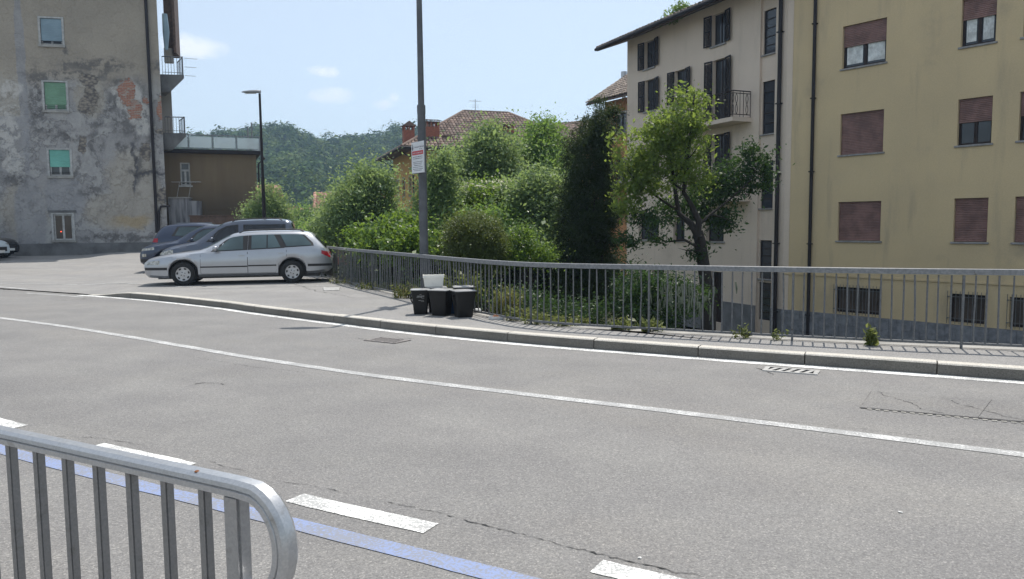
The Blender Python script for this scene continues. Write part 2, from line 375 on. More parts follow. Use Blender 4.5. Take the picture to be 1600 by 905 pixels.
# white parking line in front of the silver car
pl0, pl1 = G(-60, 441, .02), G(600, 463, .12)
pl = [pl0.lerp(pl1, k / 40) for k in range(41)]; pl = [Vector((p.x, p.y, 0)) for p in pl]
def ribbon_lot(path, wd, mat, name, lift=.006):
    a = offset(path, wd / 2); b_ = offset(path, -wd / 2)
    return obj(name, MB().grid([[Vector((p.x, p.y, lot_z(p) + lift)) for p in a], [Vector((p.x, p.y, lot_z(p) + lift)) for p in b_]]), mat, pav)
park = [Vector((p.x, p.y, 0)) for p in smooth_curve([G(0, 443, .01), G(150, 446, .01), G(320, 451.5, .1), G(430, 447.5, .12), G(530, 447, .12)], .3)]
ribbon_lot(park, .09, M['paint_old'], 'parking_line')
def crack(pts, wd, name='crack', parent=road, z=.0035, jag=.018, lot=False):
    P = resample(smooth_curve(pts, .05), step=.025); n = len(P); j = np.cumsum(rng.normal(0, jag * .7, n)); j -= np.linspace(j[0], j[-1], n); j += rng.normal(0, wd * .7, n)
    Q = offset(P, 0); out = []; wds = []
    for k_ in range(n):
        t = P[min(k_ + 1, n - 1)] - P[max(k_ - 1, 0)]; t.normalize(); out.append(P[k_] + Vector((-t.y, t.x, 0)) * float(j[k_])); wds.append(wd * max(.08, .8 + rng.normal(0, .7)) * (.3 + .7 * math.sin(math.pi * (k_ + .5) / n) ** .5))
    a, b_ = [], []
    for k_ in range(n):
        t = out[min(k_ + 1, n - 1)] - out[max(k_ - 1, 0)]; t.normalize(); nn = Vector((-t.y, t.x, 0)); zz = lot_z(out[k_]) + .004 if lot else z
        p = out[k_]; a.append((p.x + nn.x * wds[k_] / 2, p.y + nn.y * wds[k_] / 2, zz)); b_.append((p.x - nn.x * wds[k_] / 2, p.y - nn.y * wds[k_] / 2, zz))
    return obj(name, MB().grid([a, b_]), M['crack'], parent)
crack([G(430, 752), G(500, 763), G(545, 772)], .003, jag=.006)
crack([G(600, 783), G(660, 796), G(700, 805)], .004, jag=.007)
crack([G(700, 805), G(760, 823), G(820, 836)], .007, jag=.007)
crack([G(820, 836), G(920, 862), G(1000, 882), G(1100, 902)], .006, jag=.008)
crack([G(90, 682), G(150, 686), G(230, 698)], .003, jag=.007)
crack([G(300, 712), G(350, 726), G(400, 742)], .003, jag=.007)
crack([G(290, 556), G(400, 574), G(620, 593), G(830, 616), G(1090, 646), G(1260, 658), G(1440, 680), G(1600, 697)], .0045, jag=.006)
crack([G(295, 602), G(320, 599), G(352, 602)], .012)
crack([G(86, 470), G(120, 468), G(146, 466.5)], .03)
crack([G(0, 452.5), G(70, 455), G(150, 461)], .05, jag=.01)
crack([G(440, 437, .12), G(465, 447, .12), G(500, 458, .12), G(560, 466, .12)], .016, parent=pav, lot=True)
crack([G(1180, 575), G(1196, 582), G(1208, 586)], .012)
crack([G(1370, 614), G(1440, 637), G(1475, 648)], .008, z=.012)
crack([G(1480, 625), G(1560, 648), G(1600, 660)], .008, z=.012)
crack([G(560, 528), G(580, 531), G(646, 529)], .012)
# small pale chewing-gum and grit specks on the asphalt
for (x, y, s_) in ((1406, 801, .016), (1000, 873, .010), (205, 772, .006), (433, 491, .03)):
    p = G(x, y); mb = MB(); n = 7
    mb.prism([(p.x + s_ * math.cos(6.283 * k / n) * random.uniform(.6, 1.2), p.y + s_ * math.sin(6.283 * k / n) * random.uniform(.6, 1.2), .002) for k in range(n)], (0, 0, .004))
    obj('grit_speck', mb, M['paint'], road)

# drain grates and covers
def grate(px, py, rot, label, wd=.62, dp=.3, light=True, nslot=4):
    p = G(px, py); t = thing('drain_grate', label, 'drain grate', (p.x, p.y, .004), rot)
    m = M['iron_light'] if light else M['iron']
    fr = MB(); fr.box(-wd / 2, wd / 2, -dp / 2, -dp / 2 + .035, -.03, .008).box(-wd / 2, wd / 2, dp / 2 - .035, dp / 2, -.03, .008).box(-wd / 2, -wd / 2 + .05, -dp / 2 + .035, dp / 2 - .035, -.03, .008).box(wd / 2 - .05, wd / 2, -dp / 2 + .035, dp / 2 - .035, -.03, .008)
    obj('frame', fr, m, t, bevel=.003)
    obj('pit', MB().box(-wd / 2 + .02, wd / 2 - .02, -dp / 2 + .02, dp / 2 - .02, -.002, .0005), M['black'], t)
    n = nslot + 1; span = wd - .1
    for k in range(n):
        c = -span / 2 + span * (k + .5) / n; b_ = MB(); h_ = span / n * .27
        b_.prism([(c - h_ + .03, dp / 2 - .035, .001), (c - h_ - .03, -dp / 2 + .035, .001), (c + h_ - .03, -dp / 2 + .035, .001), (c + h_ + .03, dp / 2 - .035, .001)], (0, 0, .006))
        obj('bar', b_, m, t)
    return t
grate(1236, 580, R_(-28), 'pale slotted iron drain grate under the kerb at right', .56, .26)
grate(605, 532.5, R_(-33), 'grey slotted iron drain grate on the road near the bins', .58, .34, False, 5)
M['cover_rim'] = plain('worn_cover_rim', (.13, .125, .12), .7, var=.4, scale=9)
def cover(corners, label, mat, name='utility_cover', split=1, lift=.004):
    t = thing(name, label, 'cover', (0, 0, 0)); 
    a, b_, c_, d_ = [Vector((p.x, p.y, 0)) for p in corners]
    ctr = (a + b_ + c_ + d_) / 4; t.location = (ctr.x, ctr.y, lift)
    for k in range(split):
        u0, u1 = (k + .002) / split, (k + 1 - .002) / split
        q = [a.lerp(b_, u0), a.lerp(b_, u1), d_.lerp(c_, u1), d_.lerp(c_, u0)]
        obj('panel', MB().prism([p - ctr for p in q], (0, 0, .006)), mat, t)
        rm = MB()
        for p0, p1 in zip(q, q[1:] + q[:1]):
            dd = (p1 - p0).normalized(); nn = Vector((-dd.y, dd.x, 0)) * .012
            rm.prism([p0 - ctr - nn, p1 - ctr - nn, p1 - ctr + nn, p0 - ctr + nn], (0, 0, .003))
        obj('rim', rm, M['cover_rim'], t)
    return t
cv = cover([G(1362, 613), G(1760, 640), G(1735, 672), G(1345, 638)], 'flush two panel asphalt filled access cover in the right lane', M['road_patch'], split=2)
for k in range(26):      # row of small iron studs along the near rim
    p = G(1352, 640).lerp(G(1735, 675), (k + .5) / 26); mb = MB().box(-.018, .018, -.008, .008, 0, .004, R_(-28))
    obj('rim_stud', mb, M['granite_top'], cv, Vector((p.x, p.y, .0045)) - cv.location)
cover([G(505, 450, .12), G(531, 449, .12), G(530, 454, .12), G(506, 454.5, .12)], 'small pale metal cover in the pavement behind the silver car', M['iron_light'], lift=.124)

# ------------------------------------------------------------------ near railing
M_r = M['galv']
near_dir = Vector((.880, -.475, 0)).normalized(); RZ = 1.0
P_end = D(391, 770, 1.76); P_end = Vector((P_end.x, P_end.y, 0))
near_pave = MB().poly([(-12, -6, .12), (6, -6, .12), (6, -.4, .12), tuple(P_end + near_dir * 2 + Vector((.1, .2, .12))), tuple(P_end - near_dir * 9 + Vector((.1, .2, .12)))])
structure(obj('near_pavement', near_pave, M['pave']))
nr = thing('guard_railing', 'near galvanised steel guard railing with curled end in the foreground', 'railing', (P_end.x, P_end.y, .12), math.atan2(near_dir.y, near_dir.x))
RH = RZ - .12
prof = [(.027, -.020), (.027, -.006), (.022, -.003), (.027, 0), (.025, .011), (.014, .019), (-.014, .019), (-.025, .011), (-.027, 0), (-.022, -.003), (-.027, -.006), (-.027, -.020)]
path = [(-7.5, RH - .02), (-.16, RH - .02)] 
path = [(-7.5, RH - .02), (-4, RH - .02), (-1, RH - .02), (-.10, RH - .02), (-.03, RH - .02)]
cx, cz, rad = .0, RH - .02 - .132, .132
for k in range(1, 15):
    a = math.pi / 2 - math.pi * .99 * k / 14
    path.append((cx + rad * .86 * math.cos(a), cz + rad * math.sin(a)))
path += [(-.02, cz - rad + .001), (-.0205, cz - rad + .001)]
rows = []
for k, (x, z) in enumerate(path):
    q = path[max(k - 1, 0)]; q2 = path[min(k + 1, len(path) - 1)]; tx, tz = q2[0] - q[0], q2[1] - q[1]; l = math.hypot(tx, tz); nx, nz_ = -tz / l, tx / l
    rows.append([(x + nx * b_, a, z + nz_ * b_) for a, b_ in prof + prof[:1]])
mb = MB().grid(rows); mb.poly(rows[0][:-1]); mb.poly(rows[-1][:-1])
obj('top_rail', mb, M_r, nr, smooth=28)
obj('post', MB().box(-.075, -.021, -.02, .02, 0, RH - .041), M['galv_mid'], nr, bevel=.006)
for k in range(1, 5): obj('post', MB().box(-.075 - 1.75 * k, -.021 - 1.75 * k, -.02, .02, 0, RH - .041), M['galv_dark'], nr, bevel=.006)
obj('bottom_rail', MB().box(-7.5, -.08, -.018, .018, .09, .12), M['galv_dark'], nr)
bar_me = mesh_from('baluster', MB().box(-.0125, .0125, -.0125, .0125, .121, RH - .041), .003)
k = 0; x = -.16
while x > -7.3:
    if min(abs(x + .048 + 1.75 * q) for q in range(5)) > .06: link('baluster', bar_me, M['galv_dark'], nr, (x, 0, 0))
    x -= .142
rs = MB().lathe([(.001, 0), (.007, .0005), (.004, .003), (.001, .004)], n=7); obj('rust_spot', rs, plain('rust', (.16, .06, .02), .9, var=.4, scale=30), nr, (-.17, -.012, RH - .002))

# ------------------------------------------------------------------ long fence
FH = .93
fpath = resample([p for p in B if -8.4 < p.x < 9.5], step=.1225)
fence = thing('fence', 'long grey flaking metal fence with thin bars along the pavement edge', 'fence', (0, 0, 0))
fz = [Vector((p.x, p.y, lot_z(p))) for p in offset(fpath, .08)]
def sweep(path, hw, z0, z1, chamfer=.006):
    L_, R2 = offset(path, hw), offset(path, -hw); rows = []
    for q, (a, b_) in enumerate(zip(L_, R2)):
        z = path[q].z
        rows.append([(a.x, a.y, z + z0), (a.x, a.y, z + z1 - chamfer), tuple(a.lerp(b_, .12))[:2] + (z + z1,), tuple(a.lerp(b_, .88))[:2] + (z + z1,), (b_.x, b_.y, z + z1 - chamfer), (b_.x, b_.y, z + z0), (a.x, a.y, z + z0)])
    return MB().grid(rows)
obj('top_rail', sweep(fz, .03, FH - .068, FH), M['fence_rail'], fence)
obj('bottom_rail', sweep(fz, .014, .045, .075, .003), M['fence'], fence)
bmesh_bar = mesh_from('baluster', MB().tube([(0, 0, .076), (0, 0, FH - .076)], .0105, 6, False), smooth=60)
bmesh_bar2 = mesh_from('baluster', MB().tube([(0, 0, .076), (.004, .008, .3), (.012, .002, .55), (0, 0, FH - .076)], .0105, 6, False), smooth=60)
for k, p in enumerate(fz):
    if k % 15 == 7:
        t_ = (fz[min(k + 1, len(fz) - 1)] - fz[max(k - 1, 0)]); obj('post', MB().box(-.013, .013, -.017, .017, -.03, FH - .0755), M['fence'], fence, p, math.atan2(t_.y, t_.x), bevel=.003)
    else:
        o = link('baluster', bmesh_bar2 if random.random() < .2 else bmesh_bar, M['fence'], fence, p + Vector((random.gauss(0, .003), random.gauss(0, .003), 0)), random.uniform(0, 6))
        o.rotation_euler = (random.gauss(0, .006), random.gauss(0, .006), random.uniform(0, 6))

# ================================================================== buildings
def wall_open(mb, x0, x1, z0, z1, holes, y=0.0, depth=.2):
    xs = sorted({x0, x1, *[h[0] for h in holes], *[h[1] for h in holes]}); zs = sorted({z0, z1, *[h[2] for h in holes], *[h[3] for h in holes]})
    xs = [v for v in xs if x0 <= v <= x1]; zs = [v for v in zs if z0 <= v <= z1]
    for a, b_ in zip(xs, xs[1:]):
        for c_, d_ in zip(zs, zs[1:]):
            mx, mz = (a + b_) / 2, (c_ + d_) / 2
            if any(h[0] < mx < h[1] and h[2] < mz < h[3] for h in holes): continue
            mb.poly([(a, y, c_), (b_, y, c_), (b_, y, d_), (a, y, d_)])
    for (a, b_, c_, d_) in [h[:4] for h in holes]:
        e = y + depth
        mb.poly([(a, y, c_), (a, y, d_), (a, e, d_), (a, e, c_)]); mb.poly([(b_, y, d_), (b_, y, c_), (b_, e, c_), (b_, e, d_)])
        mb.poly([(a, y, d_), (b_, y, d_), (b_, e, d_), (a, e, d_)]); mb.poly([(b_, y, c_), (a, y, c_), (a, e, c_), (b_, e, c_)])
    return mb
def shell(mb, x0, x1, z0, z1, dp, y=0.0, back=True):      # side walls, back and lid behind a facade
    mb.poly([(x0, y, z0), (x0, y, z1), (x0, dp, z1), (x0, dp, z0)]); mb.poly([(x1, y, z0), (x1, dp, z0), (x1, dp, z1), (x1, y, z1)])
    if back: mb.poly([(x0, dp, z0), (x0, dp, z1), (x1, dp, z1), (x1, dp, z0)])
    mb.poly([(x0, y, z1), (x1, y, z1), (x1, dp, z1), (x0, dp, z1)])
    return mb
def m_plaster(name, c1, c2, stain=(.12, .11, .09), amount=.35, streak=.3, scale=.5, bump=.15):
    t = NT(name); p = t.coord('Object')
    c = t.mix(t.step(t.noise(p, scale, 5, .55), .3, .7), c1, c2)
    st = t.noise(t.map(p, (1.6, 1.6, .22)), 1.3, 5, .6)
    c = t.mix(t.math('MULTIPLY', t.step(st, .52, .8), streak), c, stain)
    c = t.mix(t.math('MULTIPLY', t.step(t.noise(p, .33, 6, .65), .55, .78), amount), c, stain)
    c = t.mix(.25, c, t.mix(1.0, c, t.ramp(t.noise(p, 22, 4, .7), [(.3, (.75, .75, .75)), (.7, (1.2, 1.2, 1.2))]), 'MULTIPLY'))
    t.bump(t.noise(p, 35, 5, .6), bump, .01)
    return t.done(c, .88, 0, .25)
M['yellow'] = m_plaster('yellow_plaster', (.63, .495, .30), (.57, .45, .28), (.32, .265, .20), .7, .5)
M['cream'] = m_plaster('cream_plaster', (.70, .585, .485), (.64, .535, .445), (.30, .245, .19), .4, .3)
M['ochre'] = m_plaster('ochre_plaster', (.60, .36, .125), (.54, .32, .11), (.28, .17, .07), .3, .3)
M['orange'] = m_plaster('orange_plaster', (.50, .25, .12), (.45, .22, .10), (.22, .12, .07), .3, .3)
M['red_plaster'] = m_plaster('brick_red_plaster', (.36, .10, .055), (.32, .09, .05), (.16, .06, .04), .3, .3)
M['stone_plinth'] = plain('rough_blue_grey_stone', (.21, .215, .235), .9, var=.45, scale=6, bump=.9, fine=.45)
M['grey_plinth'] = plain('grey_plinth_render', (.17, .17, .175), .9, var=.3, scale=2, bump=.4, fine=.2)
M['sill'] = plain('grey_stone_sill', (.27, .26, .26), .7, var=.2, scale=8)
M['wood_dark'] = plain('dark_brown_wood', (.026, .017, .015), .6, spec=.25, var=.3, scale=9)
M['shutter_brown'] = plain('dark_brown_shutter', (.015, .012, .014), .6, spec=.2, var=.3, scale=9)
M['roller'] = plain('brown_pink_roller_shutter', (.225, .13, .115), .6, var=.25, scale=2.5)
M['pipe'] = plain('dark_brown_downpipe', (.022, .018, .019), .6, .0, .25, var=.2)
M['curtain'] = plain('white_net_curtain', (.62, .64, .64), .9, var=.25, scale=5)
M['soffit'] = plain('brown_timber_soffit', (.10, .062, .045), .7, var=.3, scale=6)
def m_glass(name, c=(.02, .024, .03), rough=.06):
    t = NT(name); p = t.pos(); t.bump(t.noise(p, 1.5, 2), .05, .02)
    return t.done(t.mix(t.step(t.noise(p, .9, 2), .3, .7), c, tuple(x * 1.9 for x in c)), rough, 0, .55)
M['glass'] = m_glass('dark_window_glass'); M['dusty_brown'] = plain('dusty_brown_pane', (.075, .055, .045), .45, var=.3, scale=3)
def m_tiles(name, a, b_):
    t = NT(name); p = t.coord('Object'); r = t.node('ShaderNodeNewGeometry', 'Random Per Island')
    c = t.ramp(r, [(0, tuple(x * .55 for x in a)), (.45, a), (.8, b_), (1, tuple(min(1, x * 1.35) for x in b_))])
    c = t.mix(t.math('MULTIPLY', t.step(t.noise(p, 1.1, 5, .6), .4, .7), .45), c, (.085, .075, .065))
    t.bump(t.noise(p, 20, 3), .3, .01); return t.done(c, .85, 0, .3)
M['tiles'] = m_tiles('weathered_clay_tiles', (.165, .115, .092), (.225, .16, .13))
M['tiles_red'] = m_tiles('clay_tiles', (.30, .15, .10), (.40, .22, .16))
M['tiles_grey'] = m_tiles('grey_brown_tiles', (.20, .16, .13), (.27, .22, .18))
M['brick'] = plain('chimney_brick', (.30, .105, .06), .85, var=.3, scale=6, bump=.4, fine=.4)

def tile_plane(mb, o, along, up, width, vfun, pitch=.24, tile=.38, over=.03):
    o, along, up = Vector(o), Vector(along).normalized(), Vector(up).normalized(); n = along.cross(up).normalized()
    if n.z < 0: n = -n
    k = 0; rad = pitch * .5
    while (k + 1) * pitch <= width + 1e-6:
        u = (k + .5) * pitch; v0, v1 = vfun(u); k += 1
        if v1 - v0 < .15: continue
        m = max(1, int((v1 - v0) / tile))
        for j in range(m + 1):
            a, b_ = v0 + j * tile, min(v0 + (j + 1) * tile + .04, v1)
            if b_ - a < .06: continue
            P = []
            for v, lift in ((a, over + random.uniform(0, .012)), (b_, 0)):
                for q in range(5):
                    an = math.pi * q / 4; P.append(o + along * (u - rad * math.cos(an)) + up * v + n * (rad * .62 * math.sin(an) + lift))
            mb.add(P, [(q, q + 1, q + 6, q + 5) for q in range(4)] + [(0, 1, 2, 3, 4)])
    return mb

def roller_window(parent, x0, x1, z0, z1, closed, depth=.2, curtain=False, sill=True, frame_mat=None, roller=None, glassm=None, mull=True):
    """window frame in an opening, pane behind, roller shutter covering the part `closed` from the top"""
    fm = frame_mat or M['wood_dark']; y = depth - .07; t = .07
    f = MB(); f.box(x0, x0 + t, y, y + .06, z0, z1).box(x1 - t, x1, y, y + .06, z0, z1).box(x0 + t, x1 - t, y, y + .06, z0, z0 + t).box(x0 + t, x1 - t, y, y + .06, z1 - t, z1)
    if mull: f.box((x0 + x1) / 2 - .05, (x0 + x1) / 2 + .05, y, y + .06, z0 + t, z1 - t)
    wd = obj('window', f, fm, parent)
    obj('pane', MB().box(x0 + t, x1 - t, y + .03, y + .04, z0 + t, z1 - t) if not mull else MB().box(x0 + t, (x0 + x1) / 2 - .05, y + .03, y + .04, z0 + t, z1 - t).box((x0 + x1) / 2 + .05, x1 - t, y + .03, y + .04, z0 + t, z1 - t), glassm or M['glass'], wd)
    if curtain:
        cm_ = MB()
        for a, b_ in ((x0 + t + .04, (x0 + x1) / 2 - .09), ((x0 + x1) / 2 + .09, x1 - t - .03)):
            n = 14; zb = z0 + t + .03
            cm_.grid([[(a + (b_ - a) * q / n, y + .015 - .008 * math.cos(q * 2.2), zz + (.05 * math.sin(q * .9) if zz == zb else 0)) for q in range(n + 1)] for zz in (zb + .04, z1 - t)])
        obj('curtain', cm_, M['curtain'], wd)
    if closed > 0:
        zb = z1 - (z1 - z0 - .01) * closed; mbs = MB(); n = max(3, int((z1 - zb) / .055)); h = (z1 - .005 - zb) / n
        rows = []
        for q in range(n):
            rows += [[(x0 + .012, y - .030, zb + q * h), (x1 - .012, y - .030, zb + q * h)], [(x0 + .012, y - .046, zb + (q + .25) * h), (x1 - .012, y - .046, zb + (q + .25) * h)], [(x0 + .012, y - .046, zb + (q + .75) * h), (x1 - .012, y - .046, zb + (q + .75) * h)], [(x0 + .012, y - .030, zb + (q + .97) * h), (x1 - .012, y - .030, zb + (q + .97) * h)]]
        mbs.grid(rows); obj('roller_shutter', mbs, roller or M['roller'], wd)
    if sill: obj('sill', MB().box(x0 - .06, x1 + .06, -.05, y - .002, z0 - .06, z0 - .001), M['sill'], wd, bevel=.006)
    return wd
def downpipe(parent, x, z0, z1, r=.055, y=-.075, mat=None, name='downpipe', brackets=True):
    p = obj(name, MB().tube([(x, y, z0), (x, y, z1)], r, 10), mat or M['pipe'], parent, smooth=50)
    if brackets:
        z = z0 + 1.2
        while z < z1:
            obj('bracket', MB().box(x - r * 1.35, x + r * 1.35, y - r * 1.25, -.001, z, z + .04), mat or M['pipe'], p); z += 2.6
    return p

# ---------------------------------------------------------------- yellow apartment block, right
oY = D(1350, 360, 26.0); angY = math.atan2(-.78377, .62105); FY = Frame(oY, angY)
GZ = -3.0
yb = thing('apartment_building', 'yellow plastered apartment block with brown roller shutters behind the fence at right', 'building', (oY.x, oY.y, 0), angY)
wins = [(-.95, .56, 6.88, 8.32, .5, True), (-.95, .56, 3.93, 5.34, 1.0, False), (-.95, .56, .95, 2.30, 1.0, False),
        (2.84, 3.80, 6.92, 8.34, .44, True), (2.84, 3.80, 3.93, 5.34, .52, False), (2.84, 3.80, .95, 2.30, 1.0, False),
        (4.51, 5.45, 6.90, 8.32, .6, True), (4.51, 5.45, 3.93, 5.34, .5, False), (4.51, 5.45, .95, 2.30, 1.0, False),
        (7.6, 9.1, 6.88, 8.32, .6, False), (7.6, 9.1, 3.93, 5.34, 1, False), (7.6, 9.1, .95, 2.30, 1, False)]
base = [(-.95, .60, -1.58, -.68), (2.82, 3.83, -1.58, -.68), (4.49, 5.45, -1.58, -.68), (7.6, 9.1, -1.58, -.68)]
mb = MB(); wall_open(mb, -3.05, 12, -1.66, 13, [q[:4] for q in wins] + base); shell(mb, -3.05, 12, GZ, 13, 11)
obj('wall', mb, M['yellow'], yb)
mb = MB(); n = 60                                                          # rough stone plinth
for a in range(n):
    for c_ in range(5):
        x0_, x1_ = -3.05 + 15.05 * a / n, -3.05 + 15.05 * (a + 1) / n; z0_, z1_ = GZ - .5 + (1.84) * c_ / 5, GZ - .5 + 1.84 * (c_ + 1) / 5
        mb.box(x0_, x1_ - .006, -.05 - random.uniform(0, .025), .1, z0_, z1_ - .006)
obj('plinth', mb, M['stone_plinth'], yb)
obj('string_course', MB().box(-3.05, 12, -.035, -.001, -.34, -.28), M['yellow'], yb, bevel=.006)
for q in wins: roller_window(yb, q[0], q[1], q[2], q[3], q[4], curtain=q[5])
for (a, b_, c_, d_) in base:
    wd = roller_window(yb, a, b_, c_, d_, 0, sill=False, glassm=M['dusty_brown'], mull=False)
    g = MB(); q = a - .04; nb = int((b_ - a) / .105)
    for k in range(nb + 1):
        x = a - .04 + (b_ - a + .08) * k / nb; g.box(x - .007, x + .007, -.075, -.061, c_ - .05, d_ + .09)
    for z in (c_ + .12, d_ - .1): g.box(a - .05, b_ + .05, -.0605, -.05, z, z + .02)
    for x in (a - .045, b_ + .045): g.box(x - .012, x + .012, -.0605, 0, d_ - .12, d_ - .08).box(x - .012, x + .012, -.0605, 0, c_ + .1, c_ + .14)
    obj('window_grille', g, M['fence'], wd)
downpipe(yb, -1.95, GZ, 13, .06)
obj('roof', MB().box(-3.4, 12.4, -.8, 11.6, 13.0, 13.25), M['tiles'], yb)
# vertical wear joint strip beside the party wall
obj('corner_strip', MB().box(-3.05, -2.82, -.012, -.001, -1.7, 13), M['cream'], yb)

# ---------------------------------------------------------------- white house with shutters
oW = Vector((oY.x + FY.d[0] * -3.06, oY.y + FY.d[1] * -3.06, 0)); angW = math.atan2(-.9148, .40387); FW = Frame(oW, angW)
wb = thing('shuttered_house', 'cream four storey house with dark shutters and iron balcony behind the tree', 'house', (oW.x, oW.y, 0), angW)
XL = -10.83
ops = []   # x0,x1,z0,z1,kind
for zr, h in ((8.95, 1.28),):
    for xc in (-8.9, -3.9): ops.append((xc - .42, xc + .42, zr, zr + h, 'win'))
ops += [(-9.27, -8.43, 6.95, 8.42, 'win'), (-6.9, -6.06, 6.95, 8.42, 'win'), (-4.25, -3.41, 5.76, 8.36, 'door')]
ops += [(-9.27, -8.43, 3.9, 5.4, 'win'), (-6.9, -6.06, 3.9, 5.4, 'win'), (-4.25, -3.41, 2.66, 5.3, 'door')]
ops += [(-9.75, -8.05, .84, 1.95, 'plain'), (-6.9, -6.06, .84, 1.9, 'plain'), (-4.55, -3.4, .84, 1.9, 'plain')]
ops += [(-4.2, -3.45, -2.6, -.45, 'gdoor'), (-8.6, -7.6, -2.6, -.5, 'gdoor')]
mb = MB(); ZT = 10.42
wall_open(mb, XL, -1.43, GZ, ZT + .22, [o_[:4] for o_ in ops], depth=.24)
st = [(-1.36, -.66, 8.0, 9.66), (-1.36, -.66, 5.0, 7.0), (-1.36, -.66, 2.16, 3.98), (-1.36, -.66, -.58, .92), (-1.36, -.66, -2.2, -.72)]
wall_open(mb, -1.43, -.6, GZ, ZT + .22, st, y=.10, depth=.12)
wall_open(mb, -.6, 0, GZ, ZT + .22, [])
mb.poly([(-1.43, 0, GZ), (-1.43, 0, ZT), (-1.43, .1, ZT), (-1.43, .1, GZ)]); mb.poly([(-.6, .1, GZ), (-.6, .1, ZT), (-.6, 0, ZT), (-.6, 0, GZ)])
shell(mb, XL, 0, GZ, ZT, 9)
obj('wall', mb, M['cream'], wb)
obj('plinth', MB().box(XL - .02, -4.2, -.03, -.001, GZ, -1.66).box(-3.45, -1.43, -.03, -.001, GZ, -1.66).box(-.6, -.02, -.03, -.001, GZ, -1.66), M['grey_plinth'], wb)
def leaf(parent, hinge, wdt, z0, z1, ang, side):
    """one louvred shutter leaf; side=-1 opens to the left, +1 to the right"""
    m = MB(); t = .06; y0, y1 = -.045, -.012
    m.box(0, t, y0, y1, z0, z1).box(wdt - t, wdt, y0, y1, z0, z1)
    for z in (z0, (z0 + z1) / 2 - t / 2, z1 - t): m.box(t, wdt - t, y0, y1, z, z + t)
    z = z0 + t + .02
    while z < z1 - t - .05:
        m.add([(t, y0 + .006, z), (wdt - t, y0 + .006, z), (wdt - t, y1 - .004, z + .045), (t, y1 - .004, z + .045)], [(0, 1, 2, 3)]); z += .05
    if side < 0: m.v = [(-p[0], p[1], p[2]) for p in m.v]
    o = obj('shutter', m, M['shutter_brown'], parent); o.location = (hinge, 0, 0); o.rotation_euler = (0, 0, ang * side); return o
for (a, b_, c_, d_, kind) in ops:
    y = .24 - .07; t = .06; f = MB()
    f.box(a, a + t, y, y + .06, c_, d_).box(b_ - t, b_, y, y + .06, c_, d_).box(a + t, b_ - t, y, y + .06, d_ - t, d_).box(a + t, b_ - t, y, y + .06, c_, c_ + t).box((a + b_) / 2 - .035, (a + b_) / 2 + .035, y, y + .06, c_ + t, d_ - t)
    wd = obj('door' if kind == 'gdoor' else 'window', f, M['wood_dark'], wb)
    obj('pane' if kind != 'gdoor' else 'door_leaf', MB().box(a + t, (a + b_) / 2 - .035, y + .02, y + .035, c_ + t, d_ - t).box((a + b_) / 2 + .035, b_ - t, y + .02, y + .035, c_ + t, d_ - t), M['glass'] if kind != 'gdoor' else M['wood_dark'], wd)
    if kind in ('win', 'door'):
        lw = (b_ - a) / 2 + .01
        leaf(wd, a - .005, lw, c_ + .02, d_, R_(-10), -1); leaf(wd, b_ + .005, lw, c_ + .02, d_, R_(-12), 1)
    if kind in ('win', 'plain'): obj('sill', MB().box(a - .08, b_ + .08, -.07, y - .002, c_ - .07, c_ - .001), M['sill'], wd, bevel=.005)
for k, (a, b_, c_, d_) in enumerate(st):
    y = .20; f = MB(); n = 5; f.box(a, a + .04, y - .05, y, c_, d_).box(b_ - .04, b_, y - .05, y, c_, d_)
    for q in range(n + 1):
        z = c_ + (d_ - c_ - .03) * q / n; f.box(a + .04, b_ - .04, y - .05, y, z, z + .03)
    wd = obj('stair_window' if k < 4 else 'door', f, M['wood_dark'], wb)
    for q in range(n):
        z0_, z1_ = c_ + .03 + (d_ - c_ - .03) * q / n, c_ + (d_ - c_ - .03) * (q + 1) / n
        obj('pane', MB().box(a + .04, b_ - .04, y - .025, y - .015, z0_, z1_), M['glass'], wd)
    if k < 4: obj('sill', MB().box(a - .05, b_ + .05, .02, y - .06, c_ - .05, c_ - .001), M['sill'], wd)
downpipe(wb, -.27, GZ, ZT + .2, .075, -.1)
# balconies
def balcony(zf, x0=-5.7, x1=-1.86, p=.92):
    b_ = obj('balcony', MB().box(x0, x1, -p, -.001, zf - .13, zf).box(x0 - .03, x1 + .03, -p - .03, -.001, zf - .17, zf - .131), M['cream'], wb)
    rl = MB(); zt = zf + 1.0; r = .017; i_ = .04
    pts = [(x0 + i_, -.02, zt), (x0 + i_, -p + i_, zt), (x1 - i_, -p + i_, zt), (x1 - i_, -.02, zt)]
    for a, c_ in zip(pts, pts[1:]):
        for dz in (0, -.09, -.90): rl.tube([Vector(a) + Vector((0, 0, dz)), Vector(c_) + Vector((0, 0, dz))], r * (1.3 if dz == 0 else .9), 6)
    obj('handrail', rl, M['wood_dark'], b_)
    segs = [(Vector(pts[0]), Vector(pts[1])), (Vector(pts[1]), Vector(pts[2])), (Vector(pts[2]), Vector(pts[3]))]
    for a, c_ in segs:
        L = (c_ - a).length; n = max(3, int(L / .15))
        for k in range(n + 1):
            q = a.lerp(c_, k / n); m = MB(); z0_, z1_ = zf, zf + .99
            if k % 3 == 1:
                d_ = (c_ - a).normalized() * .055
                for s_ in (-1, 1):
                    m.tube([q + d_ * s_ * math.sin(w_ / 12 * math.pi * 2) + Vector((0, 0, -.9 + .81 * w_ / 12)) for w_ in range(13)], .011, 5)
            else: m.tube([(q.x, q.y, zf), (q.x, q.y, zt)], .012, 5)
            obj('baluster', m, M['wood_dark'], b_)
balcony(5.72); balcony(2.62)
